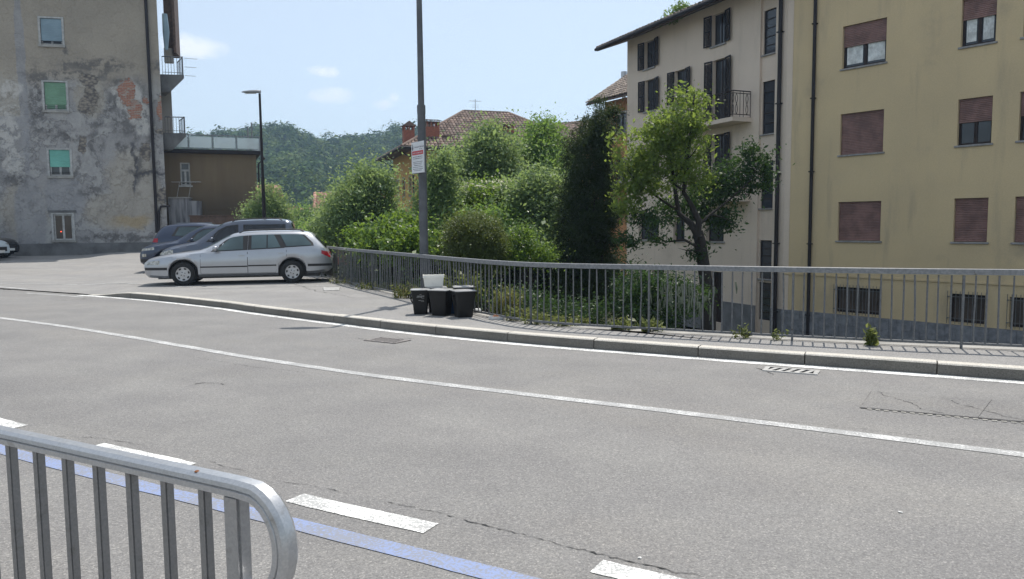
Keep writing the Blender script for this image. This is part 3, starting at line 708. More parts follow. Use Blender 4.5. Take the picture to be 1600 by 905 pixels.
# roof: eave along the facade and beyond the left gable
rf = MB(); ov, gl = 1.0, 1.25
sl = math.tan(R_(20))
A0, A1 = Vector((XL - gl, -ov, ZT - .02)), Vector((.4, -ov, ZT - .02))
rdepth = 5.5; upv = Vector((0, 1, sl)).normalized(); slen = rdepth / upv.y
body = MB(); body.prism([(XL - gl, -ov, ZT - .12), (XL - gl, 4.5, ZT - .12 + 5.5 * sl), (XL - gl, 10, ZT - .12), (XL - gl, 10, ZT - .02), (XL - gl, 4.5, ZT + .0 + 5.5 * sl), (XL - gl, -ov, ZT + .0)], (11.5 + gl, 0, 0))
ro = obj('roof', body, M['soffit'], wb)
obj('roof_tiles', tile_plane(MB(), (XL - gl, -ov - .05, ZT + .02), (1, 0, 0), upv, 11.5 + gl, lambda u: (0, slen)), M['tiles_grey'], ro)
obj('gutter', MB().tube([(XL - gl, -ov - .09, ZT - .04), (.4, -ov - .09, ZT - .04)], .075, 10), M['pipe'], ro)
obj('gable_infill', MB().prism([(XL, .01, ZT - .1), (XL, 8.9, ZT - .1), (XL, 4.5, ZT + 4.6 * sl)], (.1, 0, 0)), M['cream'], ro)

# ---------------------------------------------------------------- ochre house with hip roof, centre
FO_c = D(649, 300, 56.0); angO = math.atan2(math.sin(R_(-2)), math.cos(R_(-2)))
angO = R_(-18.6)     # front runs to the right and slightly towards the camera's right
angO = -R_(90) + math.atan2(math.cos(R_(18.6)), -math.sin(R_(18.6)))      # left face runs back along the sight line of its eave
oh = thing('hip_roof_house', 'ochre house with brown tiled hip roof and brick chimneys behind the trees', 'house', (FO_c.x, FO_c.y, 0), angO)
FO = Frame(FO_c, angO)
ze = 7.35; LO, DO = 13.6, 9.2                         # front length, depth
mb = MB()
fw = [(2.0, 2.9, 3.9, 5.4), (5, 5.9, 3.9, 5.4), (8, 8.9, 3.9, 5.4), (2.0, 2.9, .6, 2.1), (5, 5.9, .6, 2.1), (8, 8.9, .6, 2.1)]
wall_open(mb, 0, LO, GZ, ze, fw); mb.poly([(LO, 0, GZ), (LO, DO, GZ), (LO, DO, ze), (LO, 0, ze)]); mb.poly([(0, DO, GZ), (0, DO, ze), (LO, DO, ze), (LO, DO, GZ)])
obj('wall', mb, M['ochre'], oh)
side = MB(); sw = [(1.6, 2.4, 3.95, 5.35), (4.3, 5.1, 3.95, 5.35), (6.9, 7.7, 3.95, 5.35), (1.6, 2.4, .6, 2.0), (4.3, 5.1, .6, 2.0), (6.9, 7.7, .6, 2.0)]
wall_open(side, 0, DO, GZ, ze, sw)
swo = obj('side_wall', side, M['ochre'], oh); swo.rotation_euler = (0, 0, -R_(90)); swo.location = (0, DO, 0)
def simple_window(parent, x0, x1, z0, z1, trim=None):
    f = MB(); t = .07; y = .1
    f.box(x0, x0 + t, y, y + .05, z0, z1).box(x1 - t, x1, y, y + .05, z0, z1).box(x0 + t, x1 - t, y, y + .05, z0, z0 + t).box(x0 + t, x1 - t, y, y + .05, z1 - t, z1).box((x0 + x1) / 2 - .03, (x0 + x1) / 2 + .03, y, y + .05, z0 + t, z1 - t)
    wd = obj('window', f, M['wood_dark'], parent)
    if parent.parent is None:
        obj('pane', MB().box(x0 + t, x1 - t, y + .052, y + .06, z0 + t, z1 - t), M['glass'], wd)
        obj('surround', MB().box(x0 - .1, x0 - .001, -.025, .02, z0 - .1, z1 + .1).box(x1 + .001, x1 + .1, -.025, .02, z0 - .1, z1 + .1).box(x0, x1, -.025, .02, z1 + .001, z1 + .1).box(x0, x1, -.06, .02, z0 - .1, z0 - .001), trim or M['sill'], wd)
    return wd
for q in fw: simple_window(oh, *q)
for q in sw:
    # side windows are children of the house too, turned like the side wall
    wd = simple_window(oh, *q); wd.rotation_euler = (0, 0, -R_(90)); wd.location = (0, DO, 0)
e = 1.15; zr = 10.75
c0, c1, c2, c3 = (-e, -e, ze - .1), (LO + e, -e, ze - .1), (LO + e, DO + e, ze - .1), (-e, DO + e, ze - .1)
r0, r1 = (5.0, DO / 2, zr), (LO - 5.0 + .2, DO / 2, zr)
body = MB().poly([c0, c1, c2, c3]).poly([c0, c1, r1, r0]).poly([c1, c2, r1]).poly([c2, c3, r0, r1]).poly([c3, c0, r0])
body.box(-e, LO + e, -e - .02, -e + .1, ze - .26, ze - .101).box(-e - .02, -e + .1, -e + .101, DO + e, ze - .26, ze - .101)
ro = obj('roof', body, M['soffit'], oh)
def hip_face(p0, p1, q0, q1):          # eave p0->p1, top q0->q1
    p0, p1, q0, q1 = map(Vector, (p0, p1, q0, q1)); al = (p1 - p0); W_ = al.length; al.normalize()
    up = (q0 - p0) - al * (q0 - p0).dot(al); S = up.length; up.normalize(); a0 = (q0 - p0).dot(al); a1 = (q1 - p0).dot(al)
    def vf(u):
        v = S
        if u < a0: v = min(v, S * u / a0)
        if u > a1: v = min(v, S * (W_ - u) / (W_ - a1))
        return (0, v)
    n = al.cross(up); n = n if n.z > 0 else -n
    return tile_plane(MB(), p0 + n * .03, al, up, W_, vf, .27, .42)
for a in ((c0, c1, r0, r1), (c3, c0, r0, r0), (c1, c2, r1, r1)): obj('roof_tiles', hip_face(*a), M['tiles'], ro)
rdg = MB()
for a, b_ in ((c0, r0), (c1, r1), (r0, r1), (c3, r0), (c2, r1)): rdg.tube([Vector(a) + Vector((0, 0, .05)), Vector(b_) + Vector((0, 0, .05))], .13, 8)
obj('ridge_tiles', rdg, M['tiles'], ro)
obj('gutter', MB().tube([(-e - .1, DO + e, ze - .14), (-e - .1, -e - .1, ze - .14), (LO + e, -e - .1, ze - .14)], .09, 8), M['pipe'], ro)
for (x, y_) in ((-.08, .3), (-.08, DO - .2)):
    obj('downpipe', MB().tube([(-e - .05, y_, ze - .2), (x, y_, ze - .75), (x, y_, GZ)], .06, 8), M['pipe'], oh)
def chimney(x, y, wx, wy, z0, z1, cap):
    m = MB().box(-wx / 2, wx / 2, -wy / 2, wy / 2, z0, z1 - .34)
    for sx_ in (-1, 1):
        for sy_ in (-1, 1): m.box(sx_ * wx / 2 - (.12 if sx_ > 0 else 0), sx_ * wx / 2 + (0 if sx_ > 0 else .12), sy_ * wy / 2 - (.12 if sy_ > 0 else 0), sy_ * wy / 2 + (0 if sy_ > 0 else .12), z1 - .34, z1)
    n = int(wx / .3)
    for k in range(1, n):
        xx = -wx / 2 + wx * k / n
        for sy_ in (-1, 1): m.box(xx - .05, xx + .05, min(sy_ * wy / 2, sy_ * (wy / 2 - .1)), max(sy_ * wy / 2, sy_ * (wy / 2 - .1)), z1 - .34, z1)
    c = obj('chimney', m, M['brick'], ro, (x, y, 0))
    if cap == 'gable':
        obj('chimney_cap', MB().prism([(-wx / 2 - .15, -wy / 2 - .1, z1), (wx / 2 + .15, -wy / 2 - .1, z1), (0, -wy / 2 - .1, z1 + .4)], (0, wy + .2, 0)), M['tiles'], c)
    else:
        mm = MB().box(-wx / 2 - .08, wx / 2 + .08, -wy / 2 - .08, wy / 2 + .08, z1, z1 + .06)
        tile_plane(mm, (-wx / 2 - .1, -wy / 2 - .12, z1 + .06), (1, 0, 0), (0, 1, .18), wx + .2, lambda u: (0, wy + .24), .2, .4); obj('chimney_cap', mm, M['tiles'], c)
    obj('flashing', MB().box(-wx / 2 - .1, wx / 2 + .1, -wy / 2 - .1, wy / 2 + .1, z0 + .3, z0 + .75), M['pole'], c)
ch = FO
def local_at(px, py, depth):          # local house coords of a picture point on the plane `depth` behind the front
    u, z = FO.uz(px, py, depth); return u, z
u, z = local_at(638, 200, DO * .62); chimney(u, DO * .62, .85, .8, ze - .2, z + .12, 'gable')
u, z = local_at(672, 192, .6); chimney(u, .6, 1.2, .8, ze - .2, z, 'flat')
u, z = local_at(789, 196, 1.6); chimney(u, 1.6, 1.25, .8, ze + .2, z, 'flat')
u, z = local_at(698, 214, .2); obj('roof_vent', MB().box(-.25, .25, -.1, .3, z - .35, z + .05).box(-.32, .32, -.18, .38, z + .051, z + .11), M['tiles'], ro, (u, .2, 0))
def aerial(parent_label, p, h, n=4, span=.9, rot=.3):
    t = thing('television_aerial', parent_label, 'aerial', p, rot)
    obj('mast', MB().tube([(0, 0, 0), (0, 0, h)], .022, 6), M['lamp_body'], t)
    obj('boom', MB().tube([(-span / 2, 0, h - .15), (span / 2, 0, h - .15)], .014, 5), M['lamp_body'], t)
    el_ = MB()
    for k in range(n): x = -span / 2 + span * k / (n - 1); el_.tube([(x, -.3 + .04 * k, h - .15), (x, .3 - .04 * k, h - .15)], .008, 4)
    for k in range(3): el_.tube([(-.28, 0, h - .45 - .1 * k), (.28, .05, h - .45 - .1 * k)], .007, 4)
    obj('elements', el_, M['lamp_body'], t)
p = D(743, 188, 60); aerial('thin television aerial on the ridge of the ochre house', (p.x, p.y, 9.8), D(743, 155, 60).z - 9.8)
# ---------------------------------------------------------------- orange house behind the white one (tiled roof)
q = D(978, 200, 46.0); angH = angW + R_(6)
hh = thing('tiled_roof_house', 'orange house with grey brown tiled roof behind the dark conifer', 'house', (q.x + 1.5, q.y, 0), angH)
FH_ = Frame((q.x + 1.5, q.y), angH)
uL, zE = FH_.uz(945, 165); uE, zE2 = FH_.uz(916, 164, -1.0)
mb = MB(); hw = [(uL + 1.2, uL + 2.2, zE - 1.9, zE - .7), (uL + 3.6, uL + 4.6, zE - 1.9, zE - .7), (uL + 1.2, uL + 2.2, zE - 5.2, zE - 3.6)]
wall_open(mb, uL, 3, GZ, zE + .2, hw); shell(mb, uL, 3, GZ, zE + .2, 8); obj('wall', mb, M['orange'], hh)
for q_ in hw: simple_window(hh, *q_)
up2 = Vector((0, 1, .62)).normalized()
body = MB().prism([(uE, -1.0, zE + .0), (uE, 4, zE + 5 * .62), (uE, 9, zE), (uE, 9, zE + .14), (uE, 4, zE + 5 * .62 + .14), (uE, -1.0, zE + .14)], (3.5 - uE, 0, 0))
ro = obj('roof', body, M['soffit'], hh)
obj('roof_tiles', tile_plane(MB(), (uE, -1.05, zE + .15), (1, 0, 0), up2, 3.5 - uE, lambda u: (0, 5.85), .25, .4), M['tiles_grey'], ro)
u, z = FH_.uz(975, 118, 3.2); obj('flue', MB().tube([(u, 3.2, z - 2.5), (u, 3.2, z - .3)], .14, 10).tube([(u, 3.2, z - .3), (u, 3.2, z + .25)], .22, 10), M['galv'], ro)
bz = zE - 5.0; bl = obj('balcony', MB().box(uL, uL + 3.2, -1.1, -.001, bz - .2, bz), M['concrete'], hh)
g = MB()
for k in range(22): x = uL + .03 + 3.14 * k / 21; g.box(x - .01, x + .01, -1.08, -1.06, bz, bz + .95)
g.box(uL, uL + 3.2, -1.085, -1.055, bz + .951, bz + 1.0); obj('balustrade', g, M['wood_dark'], bl)
# a low red brown roof between the trees
p = D(886, 213, 66); rr_ = thing('distant_house', 'distant reddish brown roof between the middle trees and the dark conifer', 'house', (p.x, p.y, 0), R_(-35))
obj('wall', MB().box(-4.5, 9, -3, 6, GZ, p.z - 1.2), M['orange'], rr_)
ro = obj('roof', MB().prism([(-5, -3.6, p.z - 1.3), (-5, 1.5, p.z + 1.2), (-5, 6.6, p.z - 1.3), (-5, 6.6, p.z - 1.15), (-5, 1.5, p.z + 1.35), (-5, -3.6, p.z - 1.15)], (14.5, 0, 0)), M['soffit'], rr_)
obj('roof_tiles', tile_plane(MB(), (-5, -3.65, p.z - 1.14), (1, 0, 0), (0, 5.1, 2.5), 14.5, lambda u: (0, 5.7), .3, .45), M['tiles'], ro)
p = D(850, 195, 66); aerial('faint television aerial beyond the treetops right of the ochre house', (p.x, p.y, p.z - 2.5), 2.7, 6, 2.4, .1)
# small red house far left of the trees
p = D(500, 345, 92); rh = thing('red_house', 'small brick red house with tiled gable roof below the hill', 'house', (p.x, p.y, 0), R_(12))
Fr = Frame((p.x, p.y), R_(12)); zt = Fr.uz(503, 322)[1]; zap = Fr.uz(497, 303, 2.6)[1]
obj('wall', MB().box(0, 8, 0, 5.2, GZ, zt), M['red_plaster'], rh)
obj('gable_wall', MB().prism([(.01, .01, zt), (.01, 5.19, zt), (.01, 2.6, zap - .1)], (.2, 0, 0)), M['red_plaster'], rh)
ro = obj('roof', MB().prism([(-.8, -.9, zt - .5), (-.8, 2.6, zap), (-.8, 6.1, zt - .5), (-.8, 6.1, zt - .36), (-.8, 2.6, zap + .15), (-.8, -.9, zt - .36)], (9.6, 0, 0)), M['soffit'], rh)
obj('roof_tiles', tile_plane(MB(), (-.8, -.95, zt - .36), (1, 0, 0), (0, 3.5, zap - zt + .5), 9.6, lambda u: (0, math.hypot(3.5, zap - zt + .5)), .42, .6), M['tiles_red'], ro)
p = D(470, 333, 120); r2 = thing('distant_house', 'far pale roofed house just right of the parked cars roofs', 'house', (p.x, p.y, 0), R_(20))
obj('wall', MB().box(-4, 5, 0, 6, GZ, p.z - .6), M['cream'], r2)
ro = obj('roof', MB().prism([(-4.6, -.6, p.z - .7), (-4.6, 3, p.z + .9), (-4.6, 6.6, p.z - .7)], (10.2, 0, 0)), M['tiles_red'], r2)
obj('chimney', MB().box(-1, -.4, 1.2, 1.8, p.z - .2, p.z + 1.1), M['brick'], ro)
p = D(408, 300, 70); r3 = thing('distant_house', 'pale tiled roof corner just right of the brown annex', 'house', (p.x, p.y, 0), R_(10))
obj('wall', MB().box(-4, .8, 0, 5, GZ, p.z - .3), M['cream'], r3)
obj('roof', MB().prism([(-4.6, -.5, p.z - .45), (-4.6, 2.5, p.z + .75), (-4.6, 5.5, p.z - .45)], (6.0, 0, 0)), M['tiles_red'], r3)

# ---------------------------------------------------------------- decayed grey house, left
oL = D(259, 300, 40.0); angL = math.atan2(.23, .973); FL = Frame(oL, angL)
lb = thing('decayed_house', 'tall decayed grey plaster house with stains and exposed brick at left', 'house', (oL.x, oL.y, 0), angL)
def m_decay():
    t = NT('decayed_plaster'); p = t.coord('Object'); X, Y_, Z = t.sep(p)
    wob1 = t.math('MULTIPLY_ADD', t.noise(p, 1.1, 6, .65), 1.0, -.5); wob2 = t.math('MULTIPLY_ADD', t.noise(t.map(p, (1, 1, 1), (9, 3, 5)), 1.0, 6, .65), 1.0, -.5)
    fine = t.noise(p, 9, 6, .7)
    def blob(px, py, rx, ry, amp=1.6, soft=.25, rag=.35):            # ragged patch, centre and half size as seen on the wall
        u, z = FL.uz(px, py); k = 40 / FOC
        dx = t.math('DIVIDE', t.math('SUBTRACT', t.math('MULTIPLY_ADD', wob1, amp * .9, X), u), rx * k); dz = t.math('DIVIDE', t.math('SUBTRACT', t.math('MULTIPLY_ADD', wob2, amp * .9, Z), z), ry * k)
        r = t.math('SQRT', t.math('ADD', t.math('MULTIPLY', dx, dx), t.math('MULTIPLY', dz, dz)))
        return t.step(t.math('MULTIPLY_ADD', fine, rag, r), 1 + rag * .5 + soft, 1 + rag * .5 - soft)
    def many(lst, **kw):
        m = None
        for a in lst:
            b_ = blob(*a, **kw); m = b_ if m is None else t.math('MAXIMUM', m, b_)
        return m
    # ground coat: beige grey render, cooler cement lower down and in repair bands
    c = t.mix(t.step(t.noise(p, .35, 5, .6), .35, .65), (.385, .34, .28), (.335, .298, .248))
    zmid = FL.uz(150, 120)[1]
    low = t.step(t.math('MULTIPLY_ADD', wob1, 2.2, Z), zmid + .5, zmid - 1.3)
    c = t.mix(low, c, t.mix(t.step(t.noise(p, .5, 6, .65), .38, .62), (.36, .35, .345), (.29, .282, .278)))
    hard = t.math('MULTIPLY', t.step(t.noise(t.map(p, (1, 1, 1), (3, 8, 21)), .62, 9, .66), .495, .515), low)
    c = t.mix(t.math('MULTIPLY', hard, .75), c, t.mix(t.step(t.noise(p, 2.4, 6, .7), .4, .6), (.43, .42, .405), (.36, .35, .345)))
    rim = t.math('MULTIPLY', t.step(t.math('ABSOLUTE', t.math('SUBTRACT', t.noise(t.map(p, (1, 1, 1), (3, 8, 21)), .62, 9, .66), .492)), .012, .003), low)
    c = t.mix(t.math('MULTIPLY', rim, .5), c, (.13, .125, .125))
    # pale warm patches where old render survives
    warm = many([(40, 330, 32, 45), (190, 330, 55, 30), (205, 275, 35, 40), (230, 300, 20, 30), (140, 150, 22, 30), (15, 150, 20, 40)], amp=1.1, soft=.2)
    c = t.mix(t.math('MULTIPLY', warm, .55), c, (.42, .375, .305))
    och = many([(205, 345, 26, 9)], amp=1.2, soft=.5); c = t.mix(t.math('MULTIPLY', och, .5), c, (.42, .30, .13))
    # cement repair strips
    cem = many([(34, 120, 6, 150), (48, 340, 22, 60), (100, 310, 28, 38), (15, 190, 40, 8)], amp=.35, soft=.12)
    c = t.mix(t.math('MULTIPLY', cem, .85), c, t.mix(t.step(t.noise(p, 1.3, 4), .35, .65), (.28, .28, .29), (.34, .335, .34)))
    # dark damp
    dk = many([(57, 150, 10, 45), (105, 118, 60, 8), (183, 165, 14, 38), (195, 190, 16, 18), (150, 102, 50, 9), (165, 112, 8, 9), (103, 95, 4, 22), (217, 160, 14, 34), (110, 212, 30, 9), (150, 196, 16, 7), (245, 105, 8, 10), (215, 255, 6, 40), (190, 232, 10, 9),
               (225, 270, 22, 6), (240, 215, 12, 8), (20, 280, 18, 14), (70, 195, 18, 12), (60, 122, 14, 7), (142, 300, 16, 8), (190, 130, 10, 8), (10, 240, 12, 8), (185, 372, 60, 5), (150, 225, 10, 20), (120, 260, 4, 18)], amp=1.15, soft=.45)
    dk = t.math('MULTIPLY', dk, t.step(t.noise(p, 2.1, 7, .72), .42, .54))
    c = t.mix(t.math('MULTIPLY', dk, .78), c, (.125, .12, .118))
    c = t.mix(t.math('MULTIPLY', t.step(t.noise(t.map(p, (1, 1, 1), (31, 3, 8)), .8, 8, .72), .56, .68), t.math('MULTIPLY', low, .28)), c, (.17, .155, .14))
    wht = many([(15, 140, 16, 14), (8, 205, 16, 25), (20, 250, 12, 20), (20, 175, 14, 9), (200, 150, 20, 20), (215, 175, 14, 18), (225, 195, 10, 12)], amp=1.5, soft=.2)
    wht = t.math('MULTIPLY', wht, t.step(t.noise(t.map(p, (1, 1, 1), (5, 1, 2)), 2.6, 6, .7), .40, .52)); c = t.mix(t.math('MULTIPLY', wht, .8), c, (.55, .53, .50))
    # bare brick and rubble
    br = many([(199, 146, 11, 20), (210, 170, 9, 13), (254, 170, 7, 20), (228, 157, 5, 4), (211, 183, 8, 3)], amp=1.0, soft=.05, rag=1.5)
    rb = many([(141, 150, 9, 26), (138, 125, 12, 9), (128, 228, 6, 14), (228, 238, 8, 14), (254, 306, 8, 14), (250, 205, 6, 4), (133, 165, 8, 12)], amp=.9, soft=.07, rag=1.3)
    bt = t.node('ShaderNodeTexBrick', 'Color', Vector=t.map(p, (1, 1, 1)), Color1=(.40, .175, .11), Color2=(.30, .12, .08), Mortar=(.36, .31, .27), Scale=1.0)
    bn = t.n[-1]; bn = [q for q in t.n if q.type == 'TEX_BRICK'][-1]
    cx_ = t.n.new('ShaderNodeCombineXYZ'); t.l.new(X, cx_.inputs[0]); t.l.new(Z, cx_.inputs[1]); t.l.new(cx_.outputs[0], bn.inputs['Vector'])
    bn.inputs['Brick Width'].default_value = .26; bn.inputs['Row Height'].default_value = .085; bn.inputs['Mortar Size'].default_value = .012; bn.inputs['Mortar Smooth'].default_value = .2
    c = t.mix(br, c, t.mix(t.step(t.noise(t.map(p, (1, 1, 2.2)), 2.0, 6, .7), .50, .60), bt, (.38, .345, .30)))
    vor = t.math('ADD', t.node('ShaderNodeTexVoronoi', 'Distance', Vector=t.map(p, (3.0, 1, 5.0)), Scale=2.0), t.math('MULTIPLY_ADD', fine, .8, -.4))
    rub = t.ramp(vor, [(0, (.36, .32, .26)), (.40, (.27, .24, .205)), (.75, (.13, .12, .115))])
    c = t.mix(rb, c, rub)
    # long cracks running down the right part
    wv = t.math('ABSOLUTE', t.math('SUBTRACT', t.math('MULTIPLY_ADD', wob1, 1.3, X), FL.uz(210, 250)[0])); zc = FL.uz(200, 222)[1]; zd = FL.uz(200, 300)[1]
    crk = t.math('MULTIPLY', t.step(wv, .11, .03), t.math('MULTIPLY', t.step(Z, zd - .2, zd + .2), t.step(Z, zc + .2, zc - .2)))
    wh = t.math('ABSOLUTE', t.math('SUBTRACT', t.math('MULTIPLY_ADD', wob2, 1.2, Z), FL.uz(230, 271)[1])); crk2 = t.math('MULTIPLY', t.step(wh, .12, .03), t.step(X, FL.uz(208, 270)[0] - .3, FL.uz(208, 270)[0] + .2))
    c = t.mix(t.math('MULTIPLY', t.math('MAXIMUM', crk, crk2), .8), c, (.085, .085, .095))
    c = t.mix(.4, c, t.mix(1.0, c, t.ramp(fine, [(.3, (.72, .72, .72)), (.7, (1.22, 1.22, 1.22))]), 'MULTIPLY'))
    h = t.math('SUBTRACT', t.math('ADD', t.math('MULTIPLY', fine, .35), t.math('MULTIPLY', hard, .6)), t.math('MULTIPLY', t.math('MAXIMUM', br, rb), 1.0))
    h = t.math('SUBTRACT', h, t.math('MULTIPLY', t.math('MAXIMUM', crk, crk2), .6))
    t.bump(t.math('ADD', h, t.math('MULTIPLY', t.step(t.noise(p, .9, 6, .7), .45, .52), .5)), .7, .05)
    return t.done(c, .92, 0, .2)
M['decay'] = m_decay()
M['blind_blue'] = plain('faded_blue_blind', (.22, .31, .37), .7, var=.12, scale=1.5)
M['blind_green'] = plain('faded_green_blind', (.16, .30, .20), .7, var=.12, scale=1.5)
M['blind_teal'] = plain('turquoise_blind', (.16, .43, .36), .7, var=.1, scale=1.5)
M['frame_pale'] = plain('pale_grey_window_frame', (.40, .40, .39), .6, var=.2, scale=6)
M['brown_glass'] = m_glass('brown_window_glass', (.030, .020, .016), .12)
M['concrete_dark'] = plain('dark_concrete', (.14, .14, .14), .9, var=.4, scale=1.5, bump=.4, fine=.3)
LW = []
for (x0, y0, x1, y1) in ((62, 28, 98, 71), (68, 128, 105, 173), (76, 234, 111, 275), (83, 335, 115, 375)):
    u0, z1_ = FL.uz(x0, y0); u1, z0_ = FL.uz(x1, y1); LW.append((u0, u1, z0_, z1_))
HT = 14.6
mb = MB(); wall_open(mb, -34, 0, -.5, HT, LW, depth=.14)
mb.poly([(0, 0, -.5), (-2.6, 9, -.5), (-2.6, 9, HT), (0, 0, HT)]); mb.poly([(-34, 0, -.5), (-34, 0, HT), (-34, 9, HT), (-34, 9, -.5)]); mb.poly([(-34, 9, -.5), (-34, 9, HT), (-2.6, 9, HT), (-2.6, 9, -.5)]); mb.poly([(-34, 0, HT), (0, 0, HT), (-2.6, 9, HT), (-34, 9, HT)])
obj('wall', mb, M['decay'], lb)
def left_window(k, closed, blind, glassm):
    a, b_, c_, d_ = LW[k]
    t = .07; f = MB()
    f.box(a - .10, a, -.03, .10, c_ - .06, d_ + .08).box(b_, b_ + .10, -.03, .10, c_ - .06, d_ + .08).box(a, b_, -.03, .10, d_, d_ + .08)
    wd = obj('window', f, M['frame_pale'], lb)
    obj('sash', MB().box(a, a + t, .05, .10, c_, d_).box(b_ - t, b_, .05, .10, c_, d_).box(a + t, b_ - t, .05, .10, c_, c_ + t).box(a + t, b_ - t, .05, .10, d_ - t, d_).box((a + b_) / 2 - .05, (a + b_) / 2 + .05, .05, .10, c_ + t, d_ - t), M['frame_pale'], wd)
    obj('pane', MB().box(a + t, (a + b_) / 2 - .05, .07, .08, c_ + t, d_ - t).box((a + b_) / 2 + .05, b_ - t, .07, .08, c_ + t, d_ - t), glassm, wd)
    if closed:
        zb = d_ - (d_ - c_) * closed; m = MB(); n = 20
        m.grid([[(a + .015, .03 - .006 * (q % 2), zb + (d_ - .01 - zb) * q / n), (b_ - .015, .03 - .006 * (q % 2), zb + (d_ - .01 - zb) * q / n)] for q in range(n + 1)])
        obj('blind', m, blind, wd)
    obj('sill', MB().box(a - .14, b_ + .14, -.08, .045, c_ - .12, c_ - .061 + .06), M['concrete'], wd, bevel=.01)
    g = MB()
    for z in (c_ + .09, c_ + .17): g.box(a, b_, -.02, -.005, z, z + .018)
    if k < 3: obj('window_bars', g, M['pipe'], wd)
left_window(0, .86, M['blind_blue'], M['glass']); left_window(1, .80, M['blind_green'], M['blind_green']); left_window(2, .66, M['blind_teal'], M['glass']); left_window(3, 0, None, M['brown_glass'])
a, b_, c_, d_ = LW[3]; obj('lintel', MB().box(a - .2, b_ + .2, -.05, -.001, d_ + .081, d_ + .2), M['concrete_dark'], lb)
u, z = FL.uz(95, 362); red = NT('indicator_lamp'); red.done((.8, .05, .02)); red.set(red.b.inputs['Emission Color'], (1, .08, .03)); red.b.inputs['Emission Strength'].default_value = 3.0
# plinth in darker render, projecting a little
obj('plinth', MB().box(-34, -.02, -.06, -.001, -.5, FL.uz(160, 378)[1] - .05), M['concrete_dark'], lb, bevel=.02)
u = FL.uz(238, 200)[0]; dp = downpipe(lb, u, 1.2, HT, .075, -.1, M['pipe'], brackets=False); obj('shoe', MB().tube([(u, -.1, -.2), (u, -.1, 1.199)], .085, 10), M['pipe'], dp); obj('collar', MB().tube([(u, -.1, 1.25), (u, -.1, 1.37)], .1, 10), M['frame_pale'], dp)
obj('low_downpipe', MB().tube([(-.35 + .55, -.12, FL.uz(262, 322)[1]), (-.35 + .1, -.12, FL.uz(262, 323)[1]), (-.35, -.12, FL.uz(262, 330)[1]), (-.5, -.12, -.1)], .06, 8), M['pipe'], lb, smooth=50)
# set back wing with balconies on the right flank
wy = 2.2
M['wing'] = m_plaster('wing_plaster', (.40, .37, .33), (.36, .335, .30), (.2, .18, .16), .3, .3)
uw1 = FL.uz(275, 300, wy)[0]
obj('wing', MB().prism([(-.6, wy, -.5), (uw1, wy, -.5), (uw1 - 1.2, wy + 3.2, -.5), (-2.0, wy + 3.2, -.5)], (0, 0, FL.uz(270, 140, wy)[1] + .5)), M['wing'], lb)
u0t, u1t = 0, FL.uz(273, 40, .9)[0]
zl = FL.uz(268, 84, .9)[1]
obj('loggia_panel', MB().box(.002, u1t, 1.6, 2.0, zl, HT).box(u1t - .1, u1t + .02, .9, 2.0, zl + .05, HT), M['soffit'], lb)
obj('loggia_parapet', MB().box(.002, u1t - .25, 1.2, 1.5, zl - .4, zl + .35), M['wing'], lb)
ub = FL.uz(258, 40, .5)[0]; z0b, z1b = FL.uz(258, 78, .5)[1], FL.uz(258, 22, .5)[1]
obj('rolled_awning', MB().tube([(ub, .5, z0b), (ub + .03, .5, (z0b + z1b) / 2), (ub, .5, z1b)], [.09, .17, .13], 10), M['blind_blue'], lb, smooth=60)
def flank_balcony(pt, pb, pe, rail_top):
    z1_ = FL.uz(280, pt, .6)[1]; z0_ = FL.uz(280, pb, .6)[1]; ue = FL.uz(pe, (pt + pb) / 2, .6)[0]; zr_ = FL.uz(280, rail_top, .6)[1]
    b_ = obj('balcony', MB().prism([(-.1, .6, z1_), (ue, .6, z1_), (ue, .6, z1_ - .18), (.35, .6, z0_), (-.1, .6, z0_)], (-.55, 1.5, 0)), M['concrete_dark'], lb)
    rl = MB(); i_ = .05
    for z in (zr_, z1_ + .12): rl.tube([(.0, .65, z), (ue - i_, .65, z), (ue - i_ - .5, 2.05, z)], .028 if z == zr_ else .014, 6)
    obj('handrail', rl, M['pole'], b_)
    for k in range(8): x = .0 + (ue - i_) * k / 7; obj('baluster', MB().box(x - .010, x + .010, .64, .66, z1_, zr_), M['pole'], b_)
    obj('post', MB().box(ue - i_ - .045, ue - i_ + .02, .62, .68, z1_, zr_ + .03), M['pole'], b_)
    for k in range(6): y = .68 + 1.35 * (k + 1) / 6; xo = -.5 * (k + 1) / 6; obj('baluster', MB().box(ue - i_ - .01 + xo, ue - i_ + .01 + xo, y - .01, y + .01, z1_, zr_), M['pole'], b_)
    return b_, ue, zr_
b1_, ue, zr_ = flank_balcony(117, 144, 288, 89)
ln = MB()
for k in range(3): z = zr_ - .45 * k; ln.tube([(ue, .9, z), (ue + .65 - .06 * k, .9, z - .02)], .012, 5)
obj('clothes_line_arm', ln, M['lamp_body'], b1_)
flank_balcony(208, 234, 291, 183)
obj('roof', MB().prism([(-34.5, -.9, HT), (.5, -.9, HT), (-2.4, 9.6, HT), (-34.5, 9.6, HT)], (0, 0, .2)), M['tiles'], lb)
